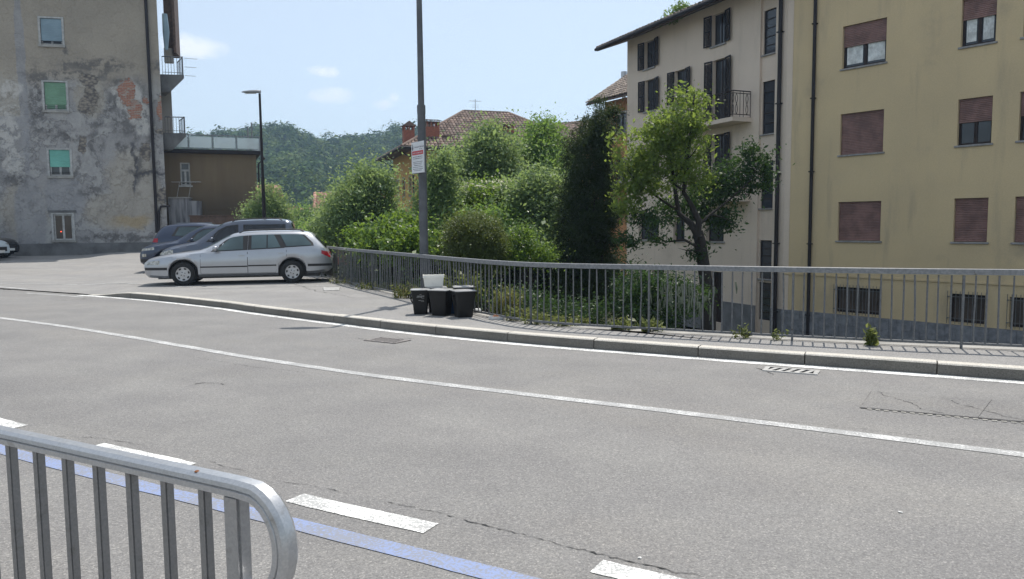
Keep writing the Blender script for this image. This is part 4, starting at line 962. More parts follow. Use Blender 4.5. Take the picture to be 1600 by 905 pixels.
# ---------------------------------------------------------------- brown annex with glass balustrade terrace
oA = D(402, 300, 43.5); angA = R_(22); FA = Frame(oA, angA)
an = thing('annex_building', 'low brown stained annex with frosted glass terrace balustrade beside the grey house', 'building', (oA.x, oA.y, 0), angA)
def m_annex():
    t = NT('stained_brown_plaster'); p = t.coord('Object'); X, Y_, Z = t.sep(p)
    c = t.mix(t.step(t.noise(p, .5, 5), .3, .7), (.195, .150, .096), (.172, .132, .086))
    wob = t.math('MULTIPLY_ADD', t.noise(p, .7, 5, .6), 3.0, -1.5)
    m = t.math('MULTIPLY', t.step(t.math('ADD', X, wob), -5.2, -1.6), t.step(t.math('MULTIPLY_ADD', wob, .6, Z), 4.4, 2.6))
    st_ = t.step(t.noise(t.map(p, (2.5, 2.5, .3)), 1.2, 5, .6), .35, .7)
    c = t.mix(t.math('MULTIPLY', m, .75), c, (.085, .068, .050)); c = t.mix(t.math('MULTIPLY', st_, .3), c, (.12, .085, .055))
    t.bump(t.noise(p, 30, 4), .15, .01); return t.done(c, .9, 0, .2)
M['annex'] = m_annex()
zA = FA.uz(350, 241)[1]; u0, z1_ = FA.uz(281, 254); u1, z0_ = FA.uz(298, 290); wA = [(u0, u1, z0_, z1_)]
mb = MB(); wall_open(mb, -7.5, 0, -1.5, zA, wA); shell(mb, -7.5, 0, -1.5, zA, 5); obj('wall', mb, M['annex'], an)
f = MB(); a, b_, c_, d_ = wA[0]; t_ = .07; zc_ = c_ + (d_ - c_) * .62
f.box(a, a + t_, .06, .12, c_, d_).box(b_ - t_, b_, .06, .12, c_, d_).box(a + t_, b_ - t_, .06, .12, c_, c_ + t_).box(a + t_, b_ - t_, .06, .12, d_ - t_, d_).box(a + t_, b_ - t_, .06, .12, zc_, zc_ + .1).box((a + b_) / 2 - .05, (a + b_) / 2 + .05, .06, .12, c_ + t_, zc_)
wd = obj('window', f, M['frame_pale'], an); obj('pane', MB().box(a + t_, b_ - t_, .121, .13, c_ + t_, d_ - t_), M['glass'], wd); obj('sill', MB().box(a - .1, b_ + .1, -.1, .059, c_ - .08, c_ - .001), M['frame_pale'], wd)
obj('terrace_slab', MB().box(-7.6, .25, -.35, 5.2, zA + .001, zA + .2), M['pipe'], an, bevel=.02)
t = NT('frosted_glass'); t.done((.72, .78, .78), .22, 0, .5); t.set(t.b.inputs['Transmission Weight'], .55); t.set(t.b.inputs['Alpha'], .82); M['frost'] = t.m
zt0 = zA + .2; zt1 = FA.uz(350, 213, -.3)[1]; n = 6
for k in range(n + 1):
    x = .2 - 1.0 * k * 1.235; obj('balustrade_post', MB().box(x - .03, x + .03, -.32, -.26, zt0, zt1), M['lamp_body'], an)
    if k < n: obj('glass_pane', MB().box(x - 1.235 + .05, x - .05, -.30, -.285, zt0 + .1, zt1 - .06), M['frost'], an)
obj('balustrade_rail', MB().box(.2 - 1.235 * n, .23, -.33, -.25, zt1, zt1 + .05).box(.2 - 1.235 * n, .23, -.31, -.27, zt0 + .04, zt0 + .08), M['lamp_body'], an)
for k in range(4):
    y = -.24 + 1.4 * k
    if k < 3: obj('glass_pane', MB().box(.185, .2, y + .05, y + 1.35, zt0 + .1, zt1 - .06), M['frost'], an)
    obj('balustrade_post', MB().box(.17, .22, y + 1.37, y + 1.42, zt0, zt1), M['lamp_body'], an)
obj('gutter_end', MB().tube([(.3, -.2, zA - .05), (.45, -.2, zA - .2), (.12, .1, zA - .5), (.12, .1, -.5)], .05, 8), M['pipe'], an)
for k, (px, h) in enumerate(((387.5, .5), (393.5, .75))): u, z = FA.uz(px, 212, 1.0); obj('vent_pipe', MB().tube([(u, 1.0, zt0), (u, 1.0, z + h)], .04, 6), M['lamp_body'], an)
# grey concrete stair block with drying rack, in front of annex
oS = D(263, 330, 41.2); FS = Frame(oS, angL)
sbk = thing('stair_block', 'stained grey concrete stair block and wall between grey house and annex', 'wall', (oS.x, oS.y, 0), angL)
zs1, zs2 = FS.uz(280, 310)[1], FS.uz(305, 314)[1]; us1, us2 = FS.uz(296, 330)[0], FS.uz(312, 330)[0]
t = NT('streaked_concrete'); p_ = t.coord('Object'); c = t.mix(t.step(t.noise(t.map(p_, (3, 3, .25)), 1.4, 5, .6), .42, .66), (.30, .30, .31), (.09, .09, .10)); t.bump(t.noise(p_, 18, 4), .3, .01); M['streak'] = t.done(c, .9, 0, .2)
obj('wall', MB().box(.02, us1, 0, 2.0, -.4, zs1).box(us1 + .001, us2, .02, 2.0, -.4, zs2), M['streak'], sbk)
obj('coping', MB().box(-.03 + .05, us1 + .05, -.06, 2.0, zs1 + .001, zs1 + .07), M['concrete'], sbk, bevel=.01)
dr = thing('drying_rack', 'white clothes drying rack on the concrete stair block', 'drying rack', (oS.x, oS.y, zs1 + .07), angL)
zr_ = FS.uz(285, 284)[1] - zs1 - .07; x0_, x1_ = FS.uz(266, 284)[0], FS.uz(311, 283)[0]
for x in (x0_ + .35, x0_ + .95): obj('leg', MB().tube([(x - .1, .3, 0), (x + .06, .3, zr_)], .014, 5).tube([(x + .16, .9, 0), (x, .9, zr_)], .014, 5), M['frame_pale'], dr)
rk_ = MB()
for k in range(5): rk_.tube([(x0_, .25 + .16 * k, zr_), (x1_, .25 + .16 * k, zr_ + .02)], .012, 5)
for x in (x0_, x0_ + .5, x1_ - .3): rk_.tube([(x, .25, zr_), (x, .9, zr_)], .012, 5)
obj('rack', rk_, M['frame_pale'], dr)
gt = thing('metal_gate', 'grey blue metal gate panel low in front of the stair block', 'gate', tuple(D(302, 352, 38.8)[:2]) + (0,), angL)
Fg = Frame(D(302, 352, 38.8), angL); ga, gz = Fg.uz(276, 348); gb, _ = Fg.uz(331, 348)
M['gate'] = plain('grey_blue_gate_paint', (.17, .19, .225), .6, .1, var=.15)
obj('frame', MB().box(ga, gb, -.02, .02, gz - .07, gz).box(ga, ga + .07, -.02, .02, .2, gz - .071).box(gb - .07, gb, -.02, .02, .2, gz - .071).box(ga + .07, gb - .07, -.02, .02, .2, .27), M['gate'], gt)
for k in range(3): a = ga + .07 + (gb - ga - .14) * k / 3; obj('panel', MB().box(a + .015, a + (gb - ga - .14) / 3 - .015, -.006, .006, .27, gz - .071), M['gate'], gt)
# low brown wall behind the cars
oB = D(365, 345, 41.5); lw = obj('low_wall', MB().box(-2.2, 2.2, 0, .25, -.4, D(365, 338, 41.5).z - 0).box(-2.25, 2.25, -.04, .29, D(365, 338, 41.5).z + .001, D(365, 338, 41.5).z + .06), M['soffit'], None, (oB.x, oB.y, 0), angA)
tag(lw, 'low dark brown wall at the foot of the annex behind the cars', 'wall')
obj('indicator_lamp', MB().box(-.022, .022, .04, .049, -.022, .022), red.m, lb, (FL.uz(95, 362)[0], 0, FL.uz(95, 362)[1]))

# ================================================================== street furniture
pb = G(664, 470, .12)
sp = thing('lamp_post', 'tall dark grey lamp post carrying the notice beside the bins', 'lamp post', (pb.x, pb.y, .12))
obj('pole', MB().tube([(0, 0, 0), (0, 0, 3.75)], [.088, .078], 16), M['pole'], sp, smooth=50)
obj('upper_pole', MB().tube([(0, 0, 3.751), (0, 0, 6.75)], [.062, .050], 16), M['pole'], sp, smooth=50)
obj('collar', MB().tube([(0, 0, 3.66), (0, 0, 3.82)], .082, 16), M['pole'], sp, smooth=50)
obj('arm', MB().tube([(0, 0, 6.70), (-.05, 0, 6.8), (-.2, 0, 6.82)], .035, 10), M['pole'], sp, smooth=50)
obj('lamp_head', MB().tube([(-.15, 0, 6.82), (-.45, 0, 6.84), (-.8, 0, 6.85)], [.08, .15, .06], 10, True, .5), M['lamp_body'], sp, smooth=50)
# notice
M['sign_white'] = plain('white_sign_enamel', (.66, .68, .70), .35, var=.05, scale=3)
M['sign_red'] = plain('red_sign_print', (.50, .045, .055), .4, var=.05)
M['sign_ink'] = plain('dark_sign_print', (.05, .05, .07), .5, var=.1)
sW, sH = .335, .60
yaw = R_(-54)                                       # left edge farther away than the right edge
sc_ = D(653, 246, pb.y - .13)
sg = thing('notice_sign', 'white municipal notice with red band on the lamp post', 'sign', (sc_.x, sc_.y, sc_.z), yaw + R_(0))
sW = .50; kx = 1.4
obj('plate', MB().box(-sW / 2, sW / 2, -.004, .004, -sH / 2, sH / 2), M['sign_white'], sg, bevel=.003)
obj('backing', MB().box(-sW / 2 - .008, sW / 2 + .012, .005, .03, -sH / 2 - .008, sH / 2 + .008), M['pole'], sg)
obj('bracket', MB().box(-.05, .05, .031, .09, .12, .15).box(-.05, .05, .031, .09, -.15, -.12), M['pole'], sg)
obj('red_band', MB().box(-.155 * kx, .155 * kx, -.0065, -.0045, .05, .125), M['sign_red'], sg)
def text(body, size, x, z, mat, parent, align='CENTER', y=-.0075, wide=1.0):
    cu_ = bpy.data.curves.new('lettering', 'FONT'); cu_.body = body; cu_.size = size; cu_.align_x = align; cu_.resolution_u = 2; cu_.extrude = .0004
    tmp = bpy.data.objects.new('lettering', cu_); me = bpy.data.meshes.new_from_object(tmp); bpy.data.objects.remove(tmp); bpy.data.curves.remove(cu_)
    me.transform(Matrix.Scale(wide, 4, (1, 0, 0)) )
    o = link('lettering', me, mat, parent, (x, y, z)); o.rotation_euler = (R_(90), 0, 0); return o
text('Comune di Vertova', .050, .045, .185, M['sign_ink'], sg, y=-.0052)
text('DIVIETO DI ABBANDONO', .038, 0, .073, M['sign_white'], sg, y=-.0072, wide=.86)
em = MB().prism([(-.195 + .024 * math.cos(a) * (1 if math.sin(a) < .2 else .7), -.0045, .19 + .05 * math.sin(a)) for a in [2 * math.pi * k / 14 for k in range(14)]], (0, -.001, 0)).box(-.202, -.188, -.0055, -.0045, .235, .262)
obj('coat_of_arms', em, M['sign_ink'], sg)
rl = random.Random(5)
for k, (z, hw_) in enumerate(((.155, .04), (.012, .135), (-.022, .13), (-.085, .13), (-.118, .12), (-.152, .10), (-.186, .13), (-.222, .14), (-.25, .10))):
    hw_ *= kx; m = MB(); x = -hw_ + (.12 if k == 0 else 0); xe = hw_ + (.12 if k == 0 else 0)
    while x < xe:                                   # far too small to read in the photograph: rows of print
        l = rl.uniform(.03, .07); m.box(x, min(x + l, xe), -.0055, -.0045, z - .005, z + .006 - rl.uniform(0, .003)); x += l + .012
    obj('print_line', m, M['sign_ink'], sg)
# second lamp
lp_ = D(412.5, 330, 31); 
l2 = thing('street_lamp', 'slim black street lamp with flat head beyond the parked cars', 'street lamp', (lp_.x, lp_.y, lot_z(lp_)))
zt_ = D(409, 146, 31).z; zb_ = lot_z(lp_)
obj('pole', MB().tube([(0, 0, 0), (0, 0, 3.4)], [.075, .068], 12), M['pipe'], l2, smooth=50); obj('upper_pole', MB().tube([(0, 0, 3.401), (0, 0, zt_ - zb_)], [.055, .045], 12), M['pipe'], l2, smooth=50)
hd = MB(); n = 8
secs = [(-.72, .03, .015), (-.62, .10, .035), (-.35, .145, .055), (-.1, .13, .06), (.04, .07, .05)]
hd.grid([[(x, w_ * math.cos(2 * math.pi * k / 12), .05 + h_ * math.sin(2 * math.pi * k / 12) * (1.5 if math.sin(2 * math.pi * k / 12) > 0 else .5)) for k in range(13)] for x, w_, h_ in secs]); hd.poly([(secs[0][0], secs[0][1] * math.cos(2 * math.pi * k / 12), .05 + secs[0][2] * math.sin(2 * math.pi * k / 12)) for k in range(12)]); hd.poly([(secs[-1][0], secs[-1][1] * math.cos(2 * math.pi * k / 12), .05 + secs[-1][2] * math.sin(2 * math.pi * k / 12)) for k in range(12)])
h = obj('lamp_head', hd, M['lamp_body'], l2, (0, 0, zt_ - zb_), smooth=45)
obj('diffuser', MB().box(-.6, -.15, -.09, .09, -.001, .02), M['lamp_glass'], h, bevel=.01)

# bins
M['bin'] = plain('black_bin_plastic', (.012, .0115, .011), .5, spec=.3, var=.2, scale=5, bump=.05)
M['bin_lid'] = plain('sun_glare_bin_lid', (.36, .355, .35), .3, var=.2, scale=7)  # pale grey stands in for sun glare on the dark lids
M['bin_print'] = plain('grey_bin_print', (.30, .30, .30), .6, var=.3, scale=40)
M['bin_blue'] = plain('blue_plastic', (.02, .09, .26), .4, var=.15)
M['tub'] = plain('off_white_plastic', (.78, .76, .70), .5, var=.08, scale=4)
M['clear'] = plain('white_plastic_scrap', (.66, .66, .66), .4, var=.2, scale=14)
def rrect(hx, hy, r, z, n=4):
    out = []
    for (sx_, sy_, a0) in ((1, 1, 0), (-1, 1, 90), (-1, -1, 180), (1, -1, 270)):
        for k in range(n + 1): a = R_(a0 + 90 * k / n); out.append((sx_ * (hx - r) + r * math.cos(a), sy_ * (hy - r) + r * math.sin(a), z))
    return out
def loft(secs, cap=True):
    m = MB(); rows = [s_ + s_[:1] for s_ in secs]; m.grid(rows)
    if cap: m.poly(secs[0][::-1]); m.poly(secs[-1])
    return m
def bin_(px, py, rot, label, Hb=.40, hw_=.155, lid=True, swing=55, mat=None, print_=False, z0=None, base=None):
    p = base or G(px, py, .12); zz = .12 if z0 is None else z0
    t = thing('waste_bin', label, 'waste bin', (p.x, p.y, zz), rot, 'kerbside waste bins by the lamp post')
    h0, h1 = hw_ * .76, hw_; d0, d1 = hw_ * .68, hw_ * .90
    secs = [rrect(h0 * .96, d0 * .96, .03, 0), rrect(h0, d0, .03, .012)]
    for f_ in (.35, .7, .9): secs.append(rrect(h0 + (h1 - h0) * f_, d0 + (d1 - d0) * f_, .032, .012 + (Hb - .012) * f_))
    secs += [rrect(h1, d1, .035, Hb), rrect(h1 + .010, d1 + .010, .038, Hb + .001), rrect(h1 + .010, d1 + .010, .038, Hb + .022)]
    obj('body', loft(secs), mat or M['bin'], t, smooth=40)
    if lid: obj('lid', loft([rrect(h1 + .016, d1 + .016, .04, Hb + .0225), rrect(h1 + .016, d1 + .016, .04, Hb + .034), rrect(h1 - .02, d1 - .02, .04, Hb + .043), rrect(h1 * .4, d1 * .4, .04, Hb + .047)]), M['bin_lid'], t, smooth=40)
    a = R_(swing); pts = []                       # handle: U pivoting on the two sides
    rr2 = d1 + .055
    for k in range(13):
        s_ = math.pi * k / 12; pts.append(((h1 + .018) * math.cos(s_), -rr2 * math.sin(s_) ** .55 * math.cos(a), Hb - .05 - (.21) * math.sin(s_) ** .6 * math.sin(a)))
    obj('handle', MB().tube(pts, .012, 6), M['bin'], t, smooth=50)
    for s_ in (-1, 1): obj('handle_pivot', MB().tube([(s_ * (h1 - .004), 0, Hb - .05), (s_ * (h1 + .022), 0, Hb - .05)], .014, 8), M['bin'], t)
    if print_:
        m = MB(); r5 = random.Random(2)
        yy = lambda z: -(d0 + (d1 - d0) * z / Hb) - .003
        for z, a_, b_, hgt in ((.335, -.01, .02, .008), (.305, -.055, .065, .014), (.288, -.06, .03, .010), (.275, .02, .065, .007), (.235, -.03, .055, .009), (.217, .01, .06, .007)):
            x = a_
            while x < b_:
                l = r5.uniform(.008, .02); m.add([(x, yy(z), z), (min(b_, x + l), yy(z), z), (min(b_, x + l), yy(z + hgt), z + hgt), (x, yy(z + hgt), z + hgt)], [(0, 1, 2, 3)]); x += l + .004
        obj('printed_label', m, M['bin_print'], t)
    return t
b0 = G(657.5, 492, .12); bin_(657.5, 490.5, R_(6), 'leftmost black bin with grey printed label', .385, .148, print_=True, swing=62)
bin_(690, 492.5, R_(-22), 'middle black bin with handle hanging across its front', .395, .168, swing=66)
bin_(724.5, 495.0, R_(24), 'rightmost black bin with handle hanging on its right side', .40, .165, swing=75)
pp = G(724.5, 495, .12); bin_(0, 0, R_(10), 'black bin half hidden behind the rightmost bin', .43, .165, base=Vector((pp.x - .02, pp.y + .42, 0)), swing=70)
pp = G(684, 492, .12); hb = bin_(0, 0, R_(12), 'dark bin hidden behind the middle bin under the white tub', .40, .165, base=Vector((pp.x - .06, pp.y + .40, 0)), swing=70)
pp2 = G(709, 492.5, .12); bin_(0, 0, R_(4), 'blue bin glimpsed between the middle and rightmost black bins', .30, .12, base=Vector((pp2.x, pp2.y + .28, 0)), lid=False, mat=M['bin_blue'], swing=70)
tb = thing('plastic_tub', 'off white rectangular plastic tub resting on a dark bin', 'tub', (pp.x - .10, pp.y + .40, .12 + .448), R_(6))
obj('body', loft([rrect(.155, .10, .02, 0), rrect(.172, .115, .02, .15), rrect(.182, .125, .022, .152), rrect(.182, .125, .022, .195), rrect(.174, .117, .02, .195), rrect(.168, .11, .02, .16), rrect(.15, .095, .02, .01)], True), M['tub'], tb, smooth=35)
obj('sticker', MB().box(-.155, -.135, -.129, -.1265, .165, .182), M['sign_white'], tb)
# litter
p = G(746, 489, .12); m = loft([[(x * s_, y * s_, z) for x, y, z in rrect(.06, .045, .03, 0)] for s_ in (1,)] + [rrect(.066, .05, .035, .03), rrect(.05, .04, .03, .06), rrect(.03, .02, .012, .075)])
m.v = [(x + random.gauss(0, .006), y + random.gauss(0, .006), z + random.gauss(0, .004) if z > 0 else z) for x, y, z in m.v]
tag(obj('plastic_wrapper', m, M['clear'], None, (p.x, p.y, .12), .4), 'crumpled white plastic wrapper by the rightmost bin', 'litter')
p = G(777, 499, .12); ft = thing('food_tray', 'flattened white and brown food tray lying under the fence weeds', 'litter', (p.x, p.y, .12), R_(-12))
mm = loft([rrect(.105, .065, .02, 0), rrect(.125, .085, .025, .045), rrect(.118, .078, .022, .045), rrect(.10, .06, .02, .008)]); mm.v = [(x + random.gauss(0, .004), y + random.gauss(0, .004), z + (random.gauss(0, .004) if z > .01 else 0)) for x, y, z in mm.v]
obj('tray', mm, M['clear'], ft)
m = MB(); 
for k in range(7): a = random.uniform(0, 6.28); r = random.uniform(0, .06); m.box(r * math.cos(a) - .03, r * math.cos(a) + .03, r * .5 * math.sin(a) - .02, r * .5 * math.sin(a) + .02, .010 + .004 * k, .03 + .006 * k, random.uniform(0, 3))
obj('cardboard_scraps', m, plain('brown_cardboard', (.33, .15, .08), .8, var=.4, scale=20), ft)

# ================================================================== cars
def lerp_tab(tab, x):
    if x <= tab[0][0]: return tab[0][1]
    for (a, va), (b_, vb) in zip(tab, tab[1:]):
        if x <= b_: return va + (vb - va) * (x - a) / (b_ - a)
    return tab[-1][1]
def smooth_tab(tab, n=160):
    P = smooth_curve([(a, v, 0) for a, v in tab], .02); out = []; last = -1e9
    for p in P:
        if p.x > last + 1e-4: out.append((p.x, p.y)); last = p.x
    return out
def carpaint(name, c, metal=.6, rough=.32):
    t = NT(name); p = t.pos(); fl = t.noise(p, 900, 2); dirt = t.step(t.noise(t.coord('Object'), 2.2, 5, .6), .4, .8)
    cc = t.mix(t.math('MULTIPLY', fl, .25), c, tuple(min(1, x * 1.3) for x in c)); cc = t.mix(t.math('MULTIPLY', dirt, .12), cc, (.2, .18, .15))
    return t.done(cc, rough, metal, .5, Coat_Weight=.6, Coat_Roughness=.08)
M['silver'] = carpaint('silver_car_paint', (.40, .415, .445), .6, .30)
M['slate'] = carpaint('slate_blue_car_paint', (.085, .10, .135), .5, .3)
M['navy'] = carpaint('dark_blue_car_paint', (.030, .042, .075), .4, .28)
M['carblack'] = carpaint('black_car_paint', (.012, .012, .014), .2, .25)
M['carwhite'] = carpaint('pale_car_paint', (.55, .62, .66), .1, .3)
M['trim'] = plain('black_plastic_trim', (.022, .021, .022), .55, var=.1)
M['rubber'] = plain('tyre_rubber', (.018, .018, .018), .85, var=.2, scale=12)
M['alloy'] = plain('painted_wheel_trim', (.47, .47, .48), .35, .4, var=.1)
M['carglass'] = m_glass('car_glass', (.050, .075, .082), .03)
M['carglass_dark'] = m_glass('tinted_car_glass', (.012, .014, .018), .04)
t = NT('headlamp_glass'); t.done(t.mix(t.step(t.noise(t.pos(), 14, 3), .4, .6), (.50, .49, .44), (.26, .25, .22)), .08, .2, .6, Coat_Weight=.8); M['headlamp'] = t.m
M['tail'] = plain('red_tail_lamp', (.36, .012, .02), .15, var=.2, scale=9)
M['amber'] = plain('amber_lamp', (.6, .2, .02), .2)
M['plate'] = plain('number_plate', (.70, .70, .66), .4, var=.05)

def car(label, front, ang, S, group=None):
    """front: world point of the nose centre on the ground; local x runs from nose to tail"""
    t = thing('parked_car', label, 'car', front, ang, 'cars parked in the bay' if group is None else group)
    L, W, zb = S['L'], S['W'], S['zb']
    top, belt, plan, roofw = smooth_tab(S['top']), smooth_tab(S['belt']), smooth_tab(S['plan']), S['roofw']; wr, wx = S['wr'], S['wx']
    ra = wr + .065
    def low(x):
        z = lerp_tab(S['sill'], x)
        for c in wx:
            if abs(x - c) < ra: z = max(z, wr + math.sqrt(max(0, ra * ra - (x - c) ** 2)))
        return z
    def sec(x):
        w_ = W * lerp_tab(plan, x); b = lerp_tab(belt, x); tp = max(lerp_tab(top, x), b + .012); lo = min(low(x), b - .12); h = tp - b
        g = min(1, max(0, (h - .07) / .28)); rw_ = w_ * (.80 + (lerp_tab(roofw, x) - .80) * g)
        s0 = lerp_tab(S['sill'], x); mid = min(max(s0 + (b - s0) * .55, lo + .05), b - .10)
        P = [(w_ * (.93 if lo > zb + .1 else .86), lo), (w_ * .98, lo + min(.07, (mid - lo) * .5)), (w_, mid), (w_ * 1.0, mid + (b - mid) * .45), (w_ * .945, b),
             (w_ * .945 + (rw_ - w_ * .945) * (.82 + .08 * (1 - g)), b + h * (.80 - .25 * (1 - g))), (rw_ * .93, b + h * (.935 - .15 * (1 - g))), (rw_ * .62, b + h * (.985 - .03 * (1 - g))), (0, tp)]
        return P
    xs = set(np.linspace(0, L, 46))
    for c in wx: xs |= set(c + ra * np.cos(np.linspace(0, math.pi, 15))) | {c - ra - .004, c + ra + .004}
    xs = sorted(x for x in xs if 0 <= x <= L); xs = [x for k, x in enumerate(xs) if k == 0 or x - xs[k - 1] > .003]
    rows = []
    for x in xs:
        P = sec(x); rows.append([(x, -y, z) for y, z in P] + [(x, y, z) for y, z in P[-2::-1]])
    mb = MB().grid(rows); mb.poly(rows[0][::-1]); mb.poly(rows[-1]); body = obj('body', mb, S['paint'], t, smooth=38)
    def side(x, z):
        P = sec(x); 
        for (y0, z0), (y1, z1) in zip(P, P[1:]):
            if z0 <= z <= z1 and z1 > z0: return y0 + (y1 - y0) * (z - z0) / (z1 - z0)
        return P[0][0] if z < P[0][1] else P[-2][0]
    def S3(x, z): return Vector((x, -side(x, z), z))
    def zcap(x, z): return min(z, sec(x)[5][1] - .014)
    def nrm(x, z):
        e_ = .012; a = S3(min(L, x + e_), z) - S3(max(0, x - e_), z); b = S3(x, z + e_) - S3(x, z - e_); n_ = a.cross(b); n_.normalize(); return n_ if n_.y < 0 else -n_
    def patch(name, x0, x1, zlo, zhi, off, mat, par, sides=(-1, 1), nx=10, nz=4):
        for s_ in sides:
            rw = []
            for i in range(nx + 1):
                x = x0 + (x1 - x0) * i / nx; a = zlo(x) if callable(zlo) else zlo; b = zhi(x) if callable(zhi) else zhi
                rw.append([])
                for j in range(nz + 1):
                    z = a + (b - a) * j / nz; p = S3(x, z) + nrm(x, z) * off; rw[-1].append((p.x, p.y * (1 if s_ < 0 else -1), p.z))
            obj(name, MB().grid(rw), mat, par, smooth=50)
    def pane(name, poly, off, mat, par):
        for s_ in (-1, 1):
            q = []
            for k, (x, z) in enumerate(poly):
                x2, z2 = poly[(k + 1) % len(poly)]
                for f_ in range(5): xx = x + (x2 - x) * f_ / 5; q.append((xx, zcap(xx, z + (z2 - z) * f_ / 5)))
            cxm, czm = sum(p[0] for p in q) / len(q), sum(p[1] for p in q) / len(q)
            rings = []
            for f_ in (1, .66, .33): rings.append([S3(cxm + (x - cxm) * f_, czm + (z - czm) * f_) + nrm(cxm + (x - cxm) * f_, czm + (z - czm) * f_) * off for x, z in q])
            rings = [[(p.x, p.y * (1 if s_ < 0 else -1), p.z) for p in r_] for r_ in rings]
            m = MB().grid([r_ + r_[:1] for r_ in rings]); c = S3(cxm, czm) + nrm(cxm, czm) * off; k0 = len(rings[0]) + 1
            m.add([(c.x, c.y * (1 if s_ < 0 else -1), c.z)] + rings[-1], [(0, i + 1, (i + 1) % len(rings[-1]) + 1) for i in range(len(rings[-1]))])
            obj(name, m, mat, par, smooth=60)
    for poly in S['surround']: pane('window_surround', poly, .004, M['trim'], t)
    for poly in S['panes']: pane('side_window', poly, .009, S.get('glass', M['carglass']), t)
    def across(name, x0, x1, fr, off, mat, n=8):
        rw = []
        for i in range(n + 1):
            x = x0 + (x1 - x0) * i / n; P = sec(x)[5:]; P = [(P[0][0] * fr + P[1][0] * (1 - fr), P[0][1] * fr + P[1][1] * (1 - fr))] + P[1:]
            r_ = [(x, -y, z) for y, z in P] + [(x, y, z) for y, z in P[-2::-1]]; rw.append(r_)
        sl_ = (rw[-1][4][2] - rw[0][4][2]) / (x1 - x0); ln_ = math.hypot(1, sl_); ox, oz = -sl_ / ln_ * off, off / ln_
        return obj(name, MB().grid([[(p[0] + ox, p[1], p[2] + oz) for p in r_] for r_ in rw]), mat, t, smooth=50)
    across('windscreen', *S['screen'], .25, .008, M['carglass'])
    if 'rear' in S: across('rear_window', *S['rear'], .25, .008, M['carglass_dark'])
    for d in S['doors']:
        x0, x1, zl, zh = d
        zlf = lambda x, zl=zl: max(zl, low(x) + .03)
        patch('door_gap', x0 - .008, x1 + .008, lambda x: zlf(x) - .008, zh, .0015, M['trim'], t)
        for s_ in (-1, 1):
            n0 = len(bpy.data.objects); patch('door', x0, x1, zlf, zh, .004, S['paint'], t, sides=(s_,))
            dd = t.children[-1]; hx = x1 - .12; hz_ = lerp_tab(belt, hx) - .13; p = S3(hx, hz_)
            obj('handle', MB().box(hx - .09, hx + .06, (p.y - .02) if s_ < 0 else -p.y - .004, (p.y + .004) if s_ < 0 else -p.y + .02, hz_ - .018, hz_ + .018), S.get('handle', M['trim']), dd, bevel=.006)
    for (x0, x1, z0_, z1_) in S.get('strips', []): patch('rub_strip', x0, x1, z0_, z1_, .010, M['trim'], t, nz=2)
    for (x0, x1, z0_, z1_, mat, nm) in S['lights']: patch(nm, x0, x1, z0_, z1_, .006, mat, t, nz=3)
    # black sill and underbody
    obj('underbody', MB().box(.35, L - .35, -W * .80, W * .80, zb - .03, zb + .28), M['trim'], t)
    obj('number_plate', MB().box(-.012, .0, -.26, .26, .36, .47), M['plate'], t); obj('grille', MB().box(-.008, .02, -.40, .40, S['gz'][0], S['gz'][1]), M['trim'], t)
    obj('number_plate', MB().box(L, L + .012, -.26, .26, S['rz'], S['rz'] + .11), M['plate'], t)
    # wheels
    ty = [(wr * .62, -.095), (wr * .90, -.098), (wr * .985, -.08), (wr, -.05), (wr, .05), (wr * .985, .08), (wr * .90, .098), (wr * .62, .095)]
    for c in wx:
        for s_ in (-1, 1):
            wy_ = s_ * (W - .105); wl_ = link('wheel', None, None, t, (c, wy_, wr), 0 if s_ < 0 else math.pi)
            ty_o = obj('tyre', MB().lathe(ty, n=32, axis='y', caps=False), M['rubber'], wl_, smooth=40)
            obj('rim', MB().lathe([(wr * .63, -.085), (wr * .60, -.094), (wr * .52, -.088), (wr * .30, -.082), (wr * .16, -.090), (.01, -.092)], n=28, axis='y'), M['alloy'], wl_, smooth=40)
            hole = MB(); nh = 7
            for k in range(nh):
                a0 = 2 * math.pi * k / nh + .3; cx_, cz_ = wr * .475 * math.cos(a0), wr * .475 * math.sin(a0)
                pts = []
                for q in range(10):
                    b = 2 * math.pi * q / 10; r_, tn = wr * .075 * math.cos(b), wr * .115 * math.sin(b); pts.append((cx_ + r_ * math.cos(a0) - tn * math.sin(a0), -.0965, cz_ + r_ * math.sin(a0) + tn * math.cos(a0)))
                hole.prism(pts, (0, .006, 0))
            for k in range(4):
                a0 = math.pi * k / 2 + .5; hole.tube([(wr * .17 * math.cos(a0), -.0935, wr * .17 * math.sin(a0)), (wr * .17 * math.cos(a0), -.085, wr * .17 * math.sin(a0))], .014, 6)
            obj('rim_hole', hole, M['trim'], wl_)
    for c in wx:                          # black liners inside the wheel arches
        for s_ in (-1, 1):
            ln = MB(); y0, y1 = s_ * (W - .30), s_ * (W * .93 - .012); rl_ = ra - .006; m_ = 14
            A = [(c + rl_ * math.cos(math.pi * k / m_), wr + rl_ * math.sin(math.pi * k / m_)) for k in range(m_ + 1)]
            ln.grid([[(x, y0, z) for x, z in A], [(x, y1, z) for x, z in A]]); ln.poly([(x, y0, z) for x, z in A]); obj('wheel_arch_liner', ln, M['trim'], t)
    # mirrors
    mx, mz = S['mirror']
    for s_ in (-1, 1):
        y = side(mx, mz); m = MB().lathe([(.02, -.11), (.075, -.09), (.085, 0), (.07, .07), (.02, .09)], n=10, axis='y'); m.v = [(p[0] * .75, p[1], p[2] * .8) for p in m.v]
        mo = obj('door_mirror', m, S.get('mirror_mat', S['paint']), t, (mx, s_ * (y + .12), mz + .05), smooth=60); obj('stalk', MB().box(-.03, .03, -.14 if s_ > 0 else .0, .0 if s_ > 0 else .14, -.05, -.02), M['trim'], mo)
